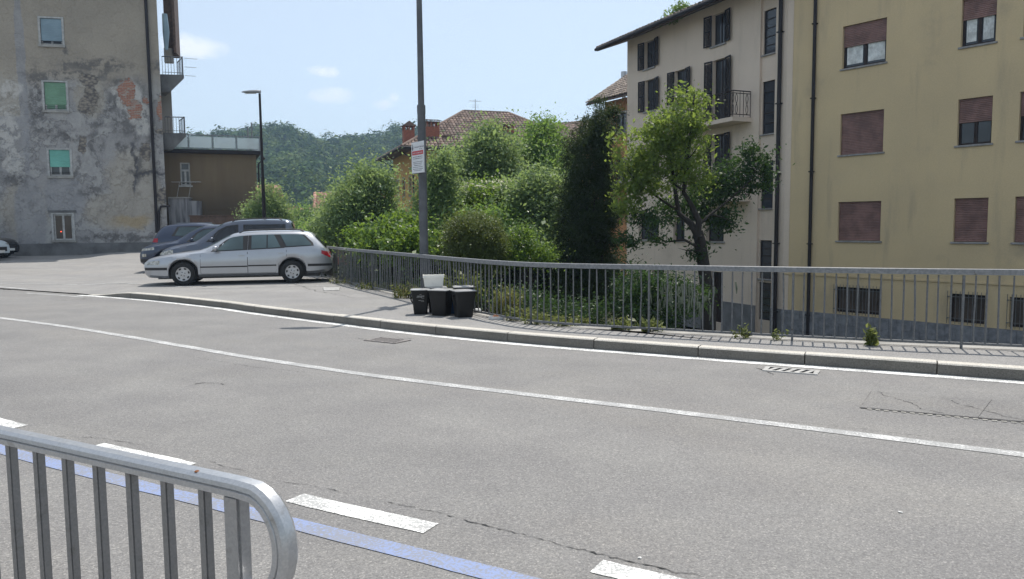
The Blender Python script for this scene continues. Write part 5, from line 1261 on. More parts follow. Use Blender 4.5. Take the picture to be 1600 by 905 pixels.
    if 'rails' in S:
        x0, x1 = S['rails']
        for s_ in (-1, 1):
            pts = []
            for k in range(13):
                x = x0 + (x1 - x0) * k / 12; P = sec(x); pts.append((x, s_ * P[6][0] * .94, P[6][1] + (.055 if 0 < k < 12 else .005)))
            obj('roof_rail', MB().tube(pts, .014, 6), M['trim'], t, smooth=60)
    return t
WAG = dict(L=4.74, W=.865, zb=.20, paint=M['silver'], wr=.30, wx=(.985, 3.70), gz=(.50, .60), rz=.62,
    top=[(0, .615), (.05, .675), (.25, .745), (.55, .805), (.95, .86), (1.33, .905), (1.45, .945), (1.75, 1.10), (2.10, 1.29), (2.25, 1.345), (2.6, 1.39), (3.2, 1.405), (3.8, 1.395), (4.12, 1.36), (4.24, 1.31), (4.42, 1.12), (4.56, .95), (4.63, .87), (4.68, .70), (4.74, .62)],
    belt=[(0, .585), (.1, .64), (.3, .69), (.6, .745), (1.0, .79), (1.4, .835), (2.0, .865), (3.0, .905), (3.8, .945), (4.3, .965), (4.5, .93), (4.62, .84), (4.74, .58)],
    plan=[(0, .66), (.05, .74), (.15, .83), (.35, .915), (.7, .97), (1.3, 1), (3.4, 1), (4.1, .975), (4.45, .92), (4.65, .86), (4.74, .80)],
    roofw=[(0, .66), (2.1, .66), (2.5, .67), (3.9, .665), (4.3, .66), (4.74, .7)],
    sill=[(0, .30), (.1, .22), (.5, .19), (1.4, .215), (3.2, .215), (4.3, .25), (4.66, .30), (4.74, .38)],
    screen=(1.50, 2.13), rear=(4.30, 4.58),
    surround=[[(1.66, .862), (2.58, .895), (2.60, 1.325), (2.30, 1.30), (2.10, 1.21)], [(2.585, .895), (3.52, .935), (3.30, 1.335), (2.605, 1.325)], [(3.50, .945), (4.27, .985), (4.25, 1.06), (4.02, 1.29), (3.82, 1.325), (3.30, 1.335)]],
    panes=[[(1.80, .89), (2.47, .912), (2.47, 1.295), (2.33, 1.285), (2.14, 1.20)], [(2.68, .922), (3.06, .94), (3.06, 1.31), (2.68, 1.302)], [(3.09, .94), (3.42, .955), (3.24, 1.31), (3.09, 1.31)], [(3.57, .972), (4.20, 1.0), (4.19, 1.05), (3.98, 1.265), (3.80, 1.305), (3.40, 1.31)]],
    doors=[(1.42, 2.57, .30, lambda x: .80 + .04 * (x - 1.4)), (2.585, 3.56, .30, lambda x: .848 + .04 * (x - 2.6))], handle=M['silver'],
    strips=[(1.30, 2.565, .455, .49), (2.59, 3.30, .47, .505), (.03, .60, .41, .475), (4.10, 4.72, .44, .505)],
    lights=[(.035, .42, lambda x: .535 + .03 * x, lambda x: .60 + .17 * min(.3, x), M['headlamp'], 'headlight'), (4.46, 4.685, lambda x: .66 + .5 * (4.685 - x), lambda x: .86 - .25 * (x - 4.46), M['tail'], 'tail_light')],
    mirror=(1.80, .90), rails=(2.35, 4.02))
MPV = dict(WAG, L=4.2, W=.88, paint=M['slate'], wr=.31, wx=(.85, 3.45), gz=(.5, .66), rz=.7,
    top=[(0, .70), (.06, .78), (.3, .90), (.7, .99), (1.0, 1.05), (1.12, 1.10), (1.5, 1.37), (1.85, 1.60), (2.05, 1.68), (2.5, 1.74), (3.2, 1.76), (3.8, 1.74), (4.0, 1.68), (4.1, 1.45), (4.15, 1.1), (4.2, .8)],
    belt=[(0, .64), (.1, .72), (.3, .80), (.7, .88), (1.1, .97), (2, 1.04), (3, 1.07), (3.9, 1.09), (4.1, 1.0), (4.2, .75)],
    plan=[(0, .70), (.05, .78), (.15, .87), (.35, .94), (.7, .98), (1.3, 1), (3.4, 1), (3.9, .98), (4.1, .94), (4.2, .9)],
    roofw=[(0, .70), (2.1, .72), (2.5, .74), (3.9, .75), (4.2, .75)],
    sill=[(0, .34), (.1, .26), (.5, .23), (1.4, .25), (3.2, .25), (4.0, .28), (4.2, .38)],
    screen=(1.15, 1.93), rear=(4.02, 4.13),
    surround=[[(1.42, 1.03), (2.4, 1.07), (2.4, 1.58), (2.05, 1.54), (1.78, 1.40)], [(2.55, 1.08), (3.85, 1.12), (3.85, 1.58), (2.55, 1.58)]],
    panes=[[(1.58, 1.06), (2.32, 1.09), (2.32, 1.54), (2.08, 1.51), (1.86, 1.38)], [(2.62, 1.11), (3.78, 1.14), (3.76, 1.54), (2.62, 1.545)]],
    doors=[(1.2, 2.42, .36, 1.0), (2.46, 3.1, .36, 1.04)], handle=M['trim'], strips=[(.03, .45, .40, .50), (3.85, 4.17, .40, .50)],
    lights=[(.03, .45, lambda x: .64 + .1 * x, lambda x: .70 + .3 * min(.35, x), M['headlamp'], 'headlight'), (3.98, 4.16, .85, 1.05, M['tail'], 'tail_light')],
    mirror=(1.62, 1.07), rails=(2.2, 3.75), glass=M['carglass_dark'])
HATCH = dict(WAG, L=4.15, W=.88, paint=M['navy'], wr=.32, wx=(.85, 3.4), gz=(.42, .62), rz=.7,
    top=[(0, .68), (.06, .80), (.3, .92), (.7, .99), (1.05, 1.05), (1.2, 1.10), (1.6, 1.36), (1.9, 1.50), (2.1, 1.555), (2.6, 1.58), (3.3, 1.55), (3.7, 1.47), (3.9, 1.30), (4.03, 1.08), (4.1, .95), (4.15, .8)],
    belt=[(0, .62), (.1, .74), (.3, .83), (.7, .89), (1.1, .95), (2, 1.0), (3, 1.05), (3.7, 1.08), (4.0, 1.0), (4.15, .72)],
    plan=MPV['plan'], sill=MPV['sill'], roofw=[(0, .66), (2.1, .66), (2.5, .68), (4.15, .68)],
    screen=(1.25, 2.0), rear=(3.72, 4.0),
    surround=[[(1.5, .99), (2.4, 1.03), (2.4, 1.46), (2.05, 1.44), (1.8, 1.30)], [(2.41, 1.03), (3.4, 1.08), (3.2, 1.44), (2.41, 1.46)]],
    panes=[[(1.66, 1.02), (2.34, 1.05), (2.34, 1.42), (2.08, 1.40), (1.86, 1.28)], [(2.48, 1.06), (3.28, 1.1), (3.12, 1.41), (2.48, 1.42)]],
    doors=[(1.25, 2.42, .36, .98), (2.46, 3.3, .36, 1.0)], handle=M['navy'], strips=[(.02, .4, .34, .44)],
    lights=[(.03, .5, lambda x: .70 + .10 * x, lambda x: .76 + .18 * x, M['headlamp'], 'headlight'), (.10, .24, .52, .62, M['headlamp'], 'fog_light'), (3.88, 4.11, .85, 1.0, M['tail'], 'tail_light')], mirror=(1.7, 1.02), mirror_mat=M['navy'])
HATCH.pop('rails')
BLK = dict(HATCH, paint=M['carblack'], handle=M['carblack'], mirror_mat=M['carblack'])
WHT = dict(HATCH, paint=M['carwhite'], handle=M['carwhite'], mirror_mat=M['carwhite'])
CA = R_(12.5)
def car_by(px, py, Y, lx, ly, S, label, ang, z=None):          # put local point (lx, ly) of the car on the sight line px at distance Y
    p = G(px, py, .12) if Y is None else D(px, py, Y); c, n_ = math.cos(ang), math.sin(ang)
    o = Vector((p.x - (lx * c - ly * n_), p.y - (lx * n_ + ly * c), 0)); m = Vector((o.x + 2.3 * c, o.y + 2.3 * n_, 0))
    return car(label, (o.x, o.y, lot_z(m)), ang, S)
car_by(288, 446.3, None, .985, -.77, WAG, 'silver station wagon with roof rails parked nearest the camera', CA)
car_by(464, 360, 24.6, 4.2, -.7, MPV, 'slate blue van-like car with roof rails behind the silver wagon', CA)
car_by(222.5, 400, 25.6, 0, -.3, HATCH, 'dark blue hatchback whose nose shows left of the silver wagon', CA)
car_by(237, 370, 29.0, 4.15, .6, dict(HATCH), 'dark car with red tail light visible, farthest of the parked row', math.pi + CA)
p = D(17.5, 390, 36.0); car('black car nose at the far left picture edge below the grey house', (p.x, p.y, lot_z(p)), R_(180), BLK, group='cars by the grey house')
p = D(1.5, 390, 34.0); car('pale car just showing its nose at the far left picture edge', (p.x, p.y, lot_z(p)), R_(180), WHT, group='cars by the grey house')

# ================================================================== vegetation
def m_leaf(name, c1, c2, trans=.4, rough=.42, spec=.5, tcol=None):
    t = NT(name); r = t.node('ShaderNodeNewGeometry', 'Random Per Island'); p = t.pos()
    c = t.mix(r, c1, c2); c = t.mix(t.math('MULTIPLY', t.step(t.noise(p, 1.3, 3), .4, .7), .35), c, tuple(x * .7 for x in c1))
    t.done(c, rough, 0, spec)
    tr = t.n.new('ShaderNodeBsdfTranslucent'); k = tcol or tuple(min(1, x * 1.9) for x in c2); t.set(tr.inputs[0], t.mix(r, tuple(x * .8 for x in k), k))
    mx = t.n.new('ShaderNodeMixShader'); mx.inputs[0].default_value = trans; t.l.new(t.b.outputs[0], mx.inputs[1]); t.l.new(tr.outputs[0], mx.inputs[2]); t.l.new(mx.outputs[0], t.out.inputs[0]); return t.m
M['leaf_mid'] = m_leaf('mid_green_leaves', (0.068, 0.144, 0.037), (0.126, 0.227, 0.059), .42, .55, .4, (0.33, 0.50, 0.10))
M['leaf_grey'] = m_leaf('silvery_green_leaves', (0.101, 0.169, 0.076), (0.177, 0.254, 0.119), .42, .55, .4, (0.40, 0.53, 0.17))
M['leaf_bright'] = m_leaf('bright_green_leaves', (0.063, 0.132, 0.021), (0.109, 0.190, 0.032), .45, .42, .5, (.24, .36, .05))
M['leaf_walnut'] = m_leaf('walnut_leaves', (.075, .125, .024), (.140, .195, .042), .48, .5, .45, (.34, .45, .08))
M['leaf_dark'] = m_leaf('dark_conifer_needles', (.017, .036, .014), (.042, .064, .020), .22, .6, .25, (.10, .14, .03))
M['leaf_shade'] = m_leaf('shaded_fern_green_leaves', (0.018, 0.050, 0.014), (0.036, 0.078, 0.020), .32, .5, .35, (.08, .15, .03))  # fern green with shade put into the colour, for low foliage
M['leaf_box'] = m_leaf('fine_olive_leaves', (0.069, 0.103, 0.025), (0.124, 0.159, 0.041), .35, .45, .5, (.20, .24, .05))
M['grass_dry'] = m_leaf('dry_grass', (.16, .14, .04), (.26, .22, .08), .35, .6, .3)
M['weed'] = m_leaf('weed_leaves', (.075, .105, .022), (.15, .17, .05), .42, .5, .4)
M['petal'] = m_leaf('pale_flowers', (.50, .48, .30), (.62, .60, .45), .3, .6, .3)
M['bark'] = plain('dark_bark', (.022, .018, .015), .9, var=.4, scale=9, bump=.8, fine=.4)
M['forest'] = None
def unit(n):
    v = rng.normal(size=(n, 3)); return v / np.linalg.norm(v, axis=1)[:, None]
def leaves(name, P, size, mat, parent=None, aspect=.5, up=.35, droop=0.0, sizevar=.35, kind=None, normals=None):
    n = len(P); nr_ = unit(n) if normals is None else normals + unit(n) * .22; nr_[:, 2] = np.abs(nr_[:, 2]) * (1 - up) + up if normals is None else nr_[:, 2]; nr_ += unit(n) * .25; nr_ /= np.linalg.norm(nr_, axis=1)[:, None]
    t = unit(n); t[:, 2] -= droop; t -= nr_ * np.sum(t * nr_, axis=1)[:, None]; t /= np.linalg.norm(t, axis=1)[:, None]; b = np.cross(nr_, t)
    s = (size * np.exp(rng.normal(0, sizevar, n)))[:, None]
    V = np.stack([P - t * s * .5, P + b * s * aspect * .5 - t * s * .05 - nr_ * s * .05, P + t * s * .5 - nr_ * s * .06, P - b * s * aspect * .5 - t * s * .05 - nr_ * s * .05], 1).reshape(-1, 3)
    me = bpy.data.meshes.new(name); me.vertices.add(4 * n); me.vertices.foreach_set('co', V.astype(np.float32).ravel()); me.loops.add(4 * n); me.loops.foreach_set('vertex_index', np.arange(4 * n, dtype=np.int32)); me.polygons.add(n); me.polygons.foreach_set('loop_start', np.arange(0, 4 * n, 4, dtype=np.int32)); me.polygons.foreach_set('loop_total', np.full(n, 4, np.int32)); me.update(); me.validate()
    o = link(name, me, mat, parent)
    if kind: o['kind'] = kind
    return o
def clumpy(blobs, nclump, per, spread, shell_=.55, flat=.8):
    """points in clumps spread through ellipsoids; blobs: (centre, (rx,ry,rz), weight)"""
    wts = np.array([b[2] for b in blobs], float); wts /= wts.sum(); ids = rng.choice(len(blobs), nclump, p=wts)
    c = np.array([b[0] for b in blobs])[ids]; r = np.array([b[1] for b in blobs])[ids]
    rad = shell_ + (1 - shell_) * rng.random(nclump) ** .6; rad = np.where(rng.random(nclump) < .25, rng.random(nclump) ** .5, rad)
    C = c + unit(nclump) * r * rad[:, None]
    Q = np.repeat(C, per, 0) + rng.normal(size=(nclump * per, 3)) * np.array([spread, spread, spread * flat]) * np.repeat(np.exp(rng.normal(0, .35, nclump)), per)[:, None]
    return Q, C
def PX(px, py, rx, ry, Y, wt=None, dy=None):     # ellipsoid seen at picture position, at distance Y
    p = D(px, py, Y); k = Y / FOC; return ((p.x, p.y, p.z), (rx * k, (dy if dy else (rx + ry) / 2 * k), ry * k), wt or rx * ry)
def tree(name, label, cat, blobs, size, mat, n=260, per=26, spread=.22, base=None, trunk_r=.10, limbs=7, aspect=.5, up=.35, droop=.2, group=None, shell_=.55, gz=None):
    cen = sum((Vector(b[0]) * b[2] for b in blobs), Vector()) / sum(b[2] for b in blobs)
    g = GZ if gz is None else gz
    bp = Vector(base) if base else Vector((cen.x, cen.y, g)); t = thing(name, label, cat, bp, 0, group)
    Q, C = clumpy(blobs, int(n * 1.15), int(per * 1.9), spread, shell_)
    leaves('crown', Q - np.array(bp), size * .66, mat, t, aspect, up, droop)
    tr = MB(); fork = Vector((cen.x - bp.x, cen.y - bp.y, (cen.z - bp.z) * .45)); mid = fork * .5 + Vector((.08, .05, 0))
    tr.tube([(0, 0, -.2), mid, fork], [trunk_r, trunk_r * .82, trunk_r * .68], 8)
    obj('trunk', tr, M['bark'], t, smooth=60)
    br = MB(); ids = rng.choice(len(C), min(limbs * 3, len(C)), False)
    for k, i_ in enumerate(ids):
        e_ = Vector(C[i_]) - bp; m_ = fork.lerp(e_, .5) + Vector((random.gauss(0, .12), random.gauss(0, .12), .15)); s_ = fork if k < limbs else fork.lerp(Vector((0, 0, cen.z - bp.z)) + Vector((cen.x - bp.x, cen.y - bp.y, 0)), random.uniform(.2, .9))
        br.tube([s_, m_, e_], [trunk_r * .45, trunk_r * .26, trunk_r * .07], 6)
    obj('branches', br, M['bark'], t, smooth=60)
    return t
# middle thicket, far to near
tree('leafy_tree', 'mid green tree reaching above the others left of the dark conifer', 'tree', [PX(848, 235, 38, 40, 29), PX(815, 262, 30, 34, 29), PX(872, 275, 26, 45, 28), PX(850, 200, 14, 14, 29), PX(835, 300, 50, 35, 29)], .15, M['leaf_mid'], 420, 34, .26)
tree('leafy_tree', 'light silvery green tree in front of the ochre house roof', 'tree', [PX(757, 242, 30, 38, 25), PX(733, 268, 32, 36, 25), PX(785, 262, 26, 42, 25), PX(765, 212, 16, 16, 25), PX(712, 300, 20, 30, 25), PX(760, 310, 50, 30, 25)], .14, M['leaf_grey'], 420, 34, .24)
tree('leafy_tree', 'slender green tree just right of the lamp post', 'tree', [PX(690, 255, 14, 20, 21), PX(688, 290, 24, 30, 21), PX(676, 335, 28, 42, 21), PX(668, 380, 24, 30, 21)], .115, M['leaf_grey'], 300, 34, .18)
tree('leafy_tree', 'large silvery green tree left of the lamp post', 'tree', [PX(574, 278, 15, 24, 24), PX(600, 290, 13, 26, 24), PX(560, 320, 38, 38, 24), PX(596, 345, 22, 28, 24), PX(535, 355, 32, 32, 24), PX(590, 375, 55, 25, 24)], .13, M['leaf_grey'], 520, 34, .23)
tree('leafy_shrub', 'low shrub with pale leaves at the tail of the silver wagon', 'shrub', [PX(510, 350, 14, 22, 26), PX(505, 375, 20, 20, 26), PX(522, 325, 12, 20, 27)], .12, M['leaf_grey'], 130, 30, .2, trunk_r=.06)
tree('leafy_shrub', 'bright green broadleaf shrub behind the fence left of the post', 'shrub', [PX(632, 362, 28, 26, 19.5), PX(605, 374, 28, 22, 19.5), PX(640, 385, 34, 24, 18.5), PX(562, 372, 16, 18, 21), PX(585, 388, 20, 14, 20)], .13, M['leaf_bright'], 260, 30, .17, trunk_r=.07, aspect=.62)
tree('flowering_shrub', 'shrub with flat rows of pale flowers in the thicket centre', 'shrub', [PX(760, 305, 52, 18, 22.5), PX(770, 325, 46, 22, 22), PX(730, 330, 34, 26, 22)], .12, M['leaf_bright'], 240, 28, .18, trunk_r=.07, aspect=.6, up=.6)
fs = [o for o in col.objects if o.name.startswith('flowering_shrub')][0]
Fp = np.array([tuple(D(random.uniform(715, 812), random.gauss(291, 5) + 4 * math.sin(k), 21.9 + random.uniform(-.5, .3))) for k in range(34)]); Fp = np.repeat(Fp, 12, 0) + rng.normal(size=(408, 3)) * np.array([.07, .07, .015])
leaves('flower_heads', Fp - np.array(fs.location), .05, M['petal'], fs, .9, .85, kind='stuff')
tree('leafy_tree', 'grey green leafy tree between round bush and dark conifer', 'tree', [PX(850, 300, 34, 34, 21), PX(830, 335, 36, 36, 21), PX(868, 345, 26, 40, 20.5), PX(815, 300, 20, 20, 21), PX(845, 385, 44, 26, 20)], .12, M['leaf_grey'], 430, 32, .2)
tree('leafy_shrub', 'dark leaved shrub filling the shade behind the round bush', 'shrub', [PX(770, 360, 50, 28, 20.5), PX(720, 365, 36, 30, 20.5), PX(690, 385, 30, 26, 20), PX(800, 385, 34, 24, 20)], .12, M['leaf_mid'], 300, 28, .2, trunk_r=.07)
tree('round_bush', 'round fine leaved olive green bush behind the fence', 'bush', [PX(742, 368, 44, 34, 16.2), PX(725, 380, 30, 26, 16.2), PX(765, 385, 28, 22, 16.2), PX(742, 405, 46, 26, 16.2)], .055, M['leaf_box'], 520, 44, .09, trunk_r=.05, aspect=.55, shell_=.72, gz=-2.0)
tree('leafy_shrub', 'small yellow green shrub right of the round bush', 'shrub', [PX(815, 380, 16, 22, 16.5), PX(808, 398, 20, 16, 16.3), PX(840, 398, 24, 16, 16.3)], .07, M['leaf_bright'], 150, 30, .1, trunk_r=.04, gz=-2.0)
tree('leafy_shrub', 'low shrub behind the fence bars right of the bins', 'shrub', [PX(810, 470, 50, 18, 14.5), PX(870, 485, 40, 16, 14), PX(745, 455, 36, 14, 15.5), PX(915, 492, 34, 16, 13.4)], .07, M['leaf_shade'], 150, 24, .12, trunk_r=.04, gz=-2.2)
tree('leafy_shrub', 'low shrub behind the fence bars left of the bins', 'shrub', [PX(560, 425, 26, 9, 20.8), PX(610, 440, 30, 10, 18.8), PX(660, 450, 24, 10, 17.4)], .07, M['leaf_shade'], 90, 22, .13, trunk_r=.04, gz=-2.2)
tree('young_tree', 'small pale green tree beside the slim street lamp', 'tree', [PX(425, 320, 20, 20, 35), PX(400, 335, 18, 18, 35), PX(438, 340, 18, 16, 35), PX(418, 300, 8, 10, 35)], .13, M['leaf_grey'], 200, 34, .2, gz=-1)
tree('leafy_tree', 'green tree below the hill left of the small red house', 'tree', [PX(465, 345, 22, 18, 75), PX(485, 355, 18, 22, 75), PX(478, 335, 12, 10, 75), PX(460, 365, 30, 16, 70)], .34, M['leaf_mid'], 170, 26, .5)
tree('leafy_tree', 'bushy tree in the gap between the parked cars and the thicket', 'tree', [PX(490, 372, 24, 16, 45), PX(510, 360, 20, 20, 48), PX(470, 380, 24, 12, 42)], .22, M['leaf_mid'], 150, 26, .35)
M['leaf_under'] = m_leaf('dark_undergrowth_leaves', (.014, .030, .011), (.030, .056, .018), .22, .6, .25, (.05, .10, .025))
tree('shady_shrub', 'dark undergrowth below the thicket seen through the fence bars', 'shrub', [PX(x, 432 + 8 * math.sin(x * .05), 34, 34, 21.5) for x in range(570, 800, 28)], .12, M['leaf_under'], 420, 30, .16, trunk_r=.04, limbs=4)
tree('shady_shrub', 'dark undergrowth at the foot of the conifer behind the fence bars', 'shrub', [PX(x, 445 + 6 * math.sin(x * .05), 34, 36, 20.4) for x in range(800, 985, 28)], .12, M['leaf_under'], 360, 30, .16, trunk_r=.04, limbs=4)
# dark conifer: stacked layers, pointed tips
cb = []
for k in range(34):
    f_ = k / 33; yy = 178 + 250 * f_; wd_ = 12 + 46 * f_ ** .75
    cb.append(PX(932 - 10 * f_ + random.uniform(-.75, .75) * wd_, yy + random.uniform(-6, 6), 10 + 13 * f_, 16, 19.3 + random.uniform(-.6, .6)))
for (x, y) in ((938, 168), (960, 178), (905, 205), (892, 225), (884, 248), (950, 172), (922, 192)): cb.append(PX(x, y, 6, 13, 19.2, 90))
cb += [PX(945, 200, 22, 22, 19.3), PX(922, 250, 36, 46, 19.3), PX(918, 320, 46, 60, 19.3), PX(915, 385, 50, 46, 19.3), PX(905, 440, 50, 30, 19.3), PX(935, 445, 34, 26, 19.0)]
tree('conifer_tree', 'dense dark green conifer between thicket and walnut tree', 'tree', cb, .085, M['leaf_dark'], 1300, 46, .095, trunk_r=.16, aspect=.3, up=.1, droop=-.9, shell_=.6)
# walnut tree with forked trunk
wbp = D(1104, 470, 17.0); wbp = Vector((wbp.x, wbp.y, GZ))
wt = thing('walnut_tree', 'sunlit walnut tree with forked dark trunk in front of the cream house', 'tree', wbp)
def wp(px, py, dy=0.0): return D(px, py, 17.0 + dy) - wbp
tr = MB(); tr.tube([(0.02, 0, -.2), wp(1108, 480), wp(1103, 440), wp(1098, 405), wp(1094, 378), wp(1090, 362)], [.19, .165, .15, .135, .13, .12], 10); obj('trunk', tr, M['bark'], wt, smooth=60)
br = MB()
for pts, r0 in (([(1092, 372), (1080, 350), (1062, 335), (1058, 318), (1052, 280), (1046, 220), (1052, 170)], .085), ([(1090, 366), (1092, 345), (1080, 320), (1068, 300), (1075, 240), (1082, 180), (1085, 145)], .08), ([(1090, 366), (1094, 350), (1110, 335), (1140, 312), (1170, 285), (1185, 260)], .045),
                ([(1088, 385), (1070, 375), (1040, 378), (1010, 360), (985, 340)], .035), ([(1060, 330), (1030, 310), (1000, 290), (980, 265)], .035), ([(1068, 300), (1030, 262), (1000, 235)], .03), ([(1052, 280), (1075, 250), (1098, 220)], .03), ([(1110, 335), (1130, 340), (1150, 350)], .025), ([(1094, 392), (1075, 392), (1060, 388)], .022)):
    br.tube([wp(x, y, .25 * math.sin(x * .05)) for x, y in pts], [r0 * (1 - .85 * k / (len(pts) - 1)) for k in range(len(pts))], 8)
obj('limbs', br, M['bark'], wt, smooth=60)
Q1, _ = clumpy([PX(1072, 165, 26, 36, 17), PX(1045, 205, 36, 40, 17), PX(1015, 225, 40, 34, 17), PX(985, 250, 28, 26, 17), PX(1075, 230, 34, 44, 17), PX(1030, 270, 52, 34, 17), PX(1090, 275, 22, 26, 16.7), PX(985, 300, 24, 20, 17), PX(975, 322, 18, 12, 16.6), PX(1000, 285, 30, 26, 17), PX(1085, 200, 18, 26, 16.6), PX(962, 225, 16, 18, 17), PX(1095, 160, 14, 16, 17)], 400, 38, .10, .5)
leaves('sunlit_crown', Q1 - np.array(wbp), .075, M['leaf_walnut'], wt, .45, .15, .7)
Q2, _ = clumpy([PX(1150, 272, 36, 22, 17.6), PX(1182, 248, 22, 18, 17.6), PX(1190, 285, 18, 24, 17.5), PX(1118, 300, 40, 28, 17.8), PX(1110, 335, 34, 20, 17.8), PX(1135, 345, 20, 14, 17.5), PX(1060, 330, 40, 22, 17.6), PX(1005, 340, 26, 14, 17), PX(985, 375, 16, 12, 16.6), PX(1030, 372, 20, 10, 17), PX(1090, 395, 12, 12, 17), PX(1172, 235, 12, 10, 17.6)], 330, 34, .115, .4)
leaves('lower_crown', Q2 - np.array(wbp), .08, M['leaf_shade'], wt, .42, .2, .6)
# hanging fern like shrub behind the right part of the fence
fb = thing('wisteria_shrub', 'hanging fern green shrub with pale tassels behind the fence bars', 'shrub', tuple(D(1030, 480, 13.6)[:2]) + (GZ,))
Q3, _ = clumpy([PX(1000, 445, 42, 26, 13.4), PX(1045, 452, 44, 24, 13.6), PX(985, 480, 34, 28, 13.2), PX(1030, 490, 50, 26, 13.4), PX(1080, 465, 30, 22, 13.6)], 300, 40, .09, .45)
leaves('foliage', Q3 - np.array(fb.location), .055, M['leaf_shade'], fb, .4, .3, .6)
ts = MB(); 
for k in range(60):
    p = D(random.gauss(1070, 28), random.uniform(440, 478), 13.1) - fb.location; l = random.uniform(.1, .28); ts.tube([p, p + Vector((random.gauss(0, .015), 0, -l * .6)), p + Vector((random.gauss(0, .02), 0, -l))], [.012, .018, .006], 5)
tag(obj('tassels', ts, plain('pale_grey_green_tassels', (.14, .16, .11), .8, var=.3, scale=10), fb), None, None, kind='stuff')
obj('stems', MB().tube([(0, 0, -.2), (.1, .1, 1.2), (-.3, 0, 2.0)], .05, 6).tube([(0, 0, 0), (.3, .1, 1.3), (.7, 0, 2.1)], .04, 6), M['bark'], fb)
# roof plants on the cream house
ul_ = FW.uz(1046, 30, -.4)[0]; p = Vector((oW.x + FW.d[0] * ul_ + FW.d[1] * .15, oW.y + FW.d[1] * ul_ - FW.d[0] * .15, ZT + .28)); rp = thing('roof_plant', 'green plant growing on the tiled roof of the cream house', 'plant', p, angW)
Q, _ = clumpy([((0, 0, .15), (.75, .4, .3), 1), ((.5, 0, .3), (.4, .3, .3), 1)], 70, 22, .1); leaves('foliage', Q, .10, M['leaf_bright'], rp, .4)
# weeds at the foot of the fence
def weed(px, py, label, n, h, sp_, mat, mat2=None, wid=.012, blade=.3, Y=None, cat='weed'):
    p = G(px, py, .12); t = thing('weed', label, cat, (p.x, p.y, .10), 0, 'weeds along the fence foot')
    m = MB(); tips = []
    for k in range(n):
        a = random.uniform(0, 6.28); r = sp_ * math.sqrt(random.random()); b = Vector((r * math.cos(a), r * .5 * math.sin(a), 0)); hh_ = h * random.uniform(.45, 1.05); ln_ = Vector((random.gauss(0, .22), random.gauss(0, .22), 1)) * hh_
        s_ = Vector((math.cos(a + 1), math.sin(a + 1), 0)) * wid * random.uniform(.5, 1); c_ = b + ln_ * .55 + Vector((0, 0, .04)); e_ = b + ln_ + Vector((random.gauss(0, .05), random.gauss(0, .05), -.02)); k0 = len(m.v)
        m.add([b - s_, b + s_, c_ + s_ * .8, c_ - s_ * .8, e_], [(0, 1, 2, 3), (3, 2, 4)]); tips += [b + ln_ * f_ for f_ in (.3, .45, .6, .75, .9)]
    obj('stems', m, mat, t)
    if mat2:
        Q = np.array([tuple(q) for q in tips for _ in range(2)]) + rng.normal(size=(len(tips) * 2, 3)) * .02; leaves('foliage', Q, blade, mat2, t, .4, .2)
    return t
weed(792, 494, 'tall reddish dry weeds in front of the fence beside the food tray', 130, .56, .22, M['grass_dry'], M['weed'], .008, .045)
weed(815, 501, 'yellowing low weeds right of the tall dry weeds', 40, .24, .25, M['grass_dry'], M['weed'], .007, .06)
weed(845, 506, 'low yellow green weeds at the bend of the fence', 40, .20, .24, M['weed'], M['weed'], .008, .05)
weed(890, 509, 'grassy weeds between bars left of the wisteria', 36, .19, .3, M['grass_dry'], M['weed'], .007, .05)
weed(975, 515, 'light green leafy weed under the hanging shrub', 18, .20, .16, M['weed'], M['weed'], .010, .075)
weed(1020, 518, 'second small leafy weed under the hanging shrub', 16, .2, .14, M['weed'], M['weed'], .010, .07)
weed(1160, 529, 'thin pale weed at the rusty fence post', 7, .26, .10, M['weed'], M['weed'], .009, .06)
weed(1218, 532, 'tiny weed below the downpipe of the cream house', 5, .16, .07, M['weed'], M['weed'], .008, .05)
weed(1360, 540, 'bright green thistle like weed against the right fence bars', 13, .24, .05, M['weed'], M['weed'], .008, .075)
weed(720, 470, 'green leafy weeds rising behind the bins', 80, .68, .45, M['weed'], M['weed'], .012, .085)
weed(636, 466, 'mixed dry weeds at the fence left of the lamp post', 60, .34, .30, M['grass_dry'], M['weed'], .008, .05)
weed(590, 452, 'low weeds along the fence behind the wagon', 50, .22, .5, M['grass_dry'], M['weed'], .010, .05)
weed(545, 443, 'dry grass at the fence end by the wagon bumper', 40, .18, .5, M['grass_dry'], M['weed'], .010, .05)
p = G(528, 438, .12); tag(obj('paper_scrap', MB().prism([(-.07, 0, 0), (.05, -.04, 0), (.08, .05, 0), (-.03, .06, 0)], (0, .01, .06)), M['clear'], None, (p.x, p.y, .125)), 'small white paper scrap near the wagon rear bumper', 'litter')

# ================================================================== land beyond: ground sheet, wooded hill, far ridge
def m_ground():
    t = NT('rough_grass_ground'); p = t.pos(); c = t.mix(t.step(t.noise(p, .6, 6, .6), .35, .65), (.035, .050, .018), (.060, .058, .030)); t.bump(t.noise(p, 6, 5), .6, .05); return t.done(c, .95, 0, .2)
M['ground'] = m_ground()
gs = MB(); gx = [-900, -300, -100, -50, -20, 0, 20, 50, 100, 300, 900]; gy = [-140, -40, 0, 20, 40, 80, 140, 300, 600, 1000]
gs.grid([[(x, y, GZ + .3 * math.sin(x * .13) * math.cos(y * .11) * (1 if abs(x) < 60 and y < 90 else 0) - .1) for x in gx] for y in gy]); structure(obj('ground', gs, M['ground']))
RID = [(-320, 54), (-200, 50), (-160, 49), (-140, 52), (-128, 53), (-120, 54.5), (-108, 51), (-96, 47.5), (-88, 50), (-80, 48), (-70, 47), (-60, 49.5), (-45, 51), (-20, 50), (20, 46), (80, 48), (140, 60), (300, 70)]
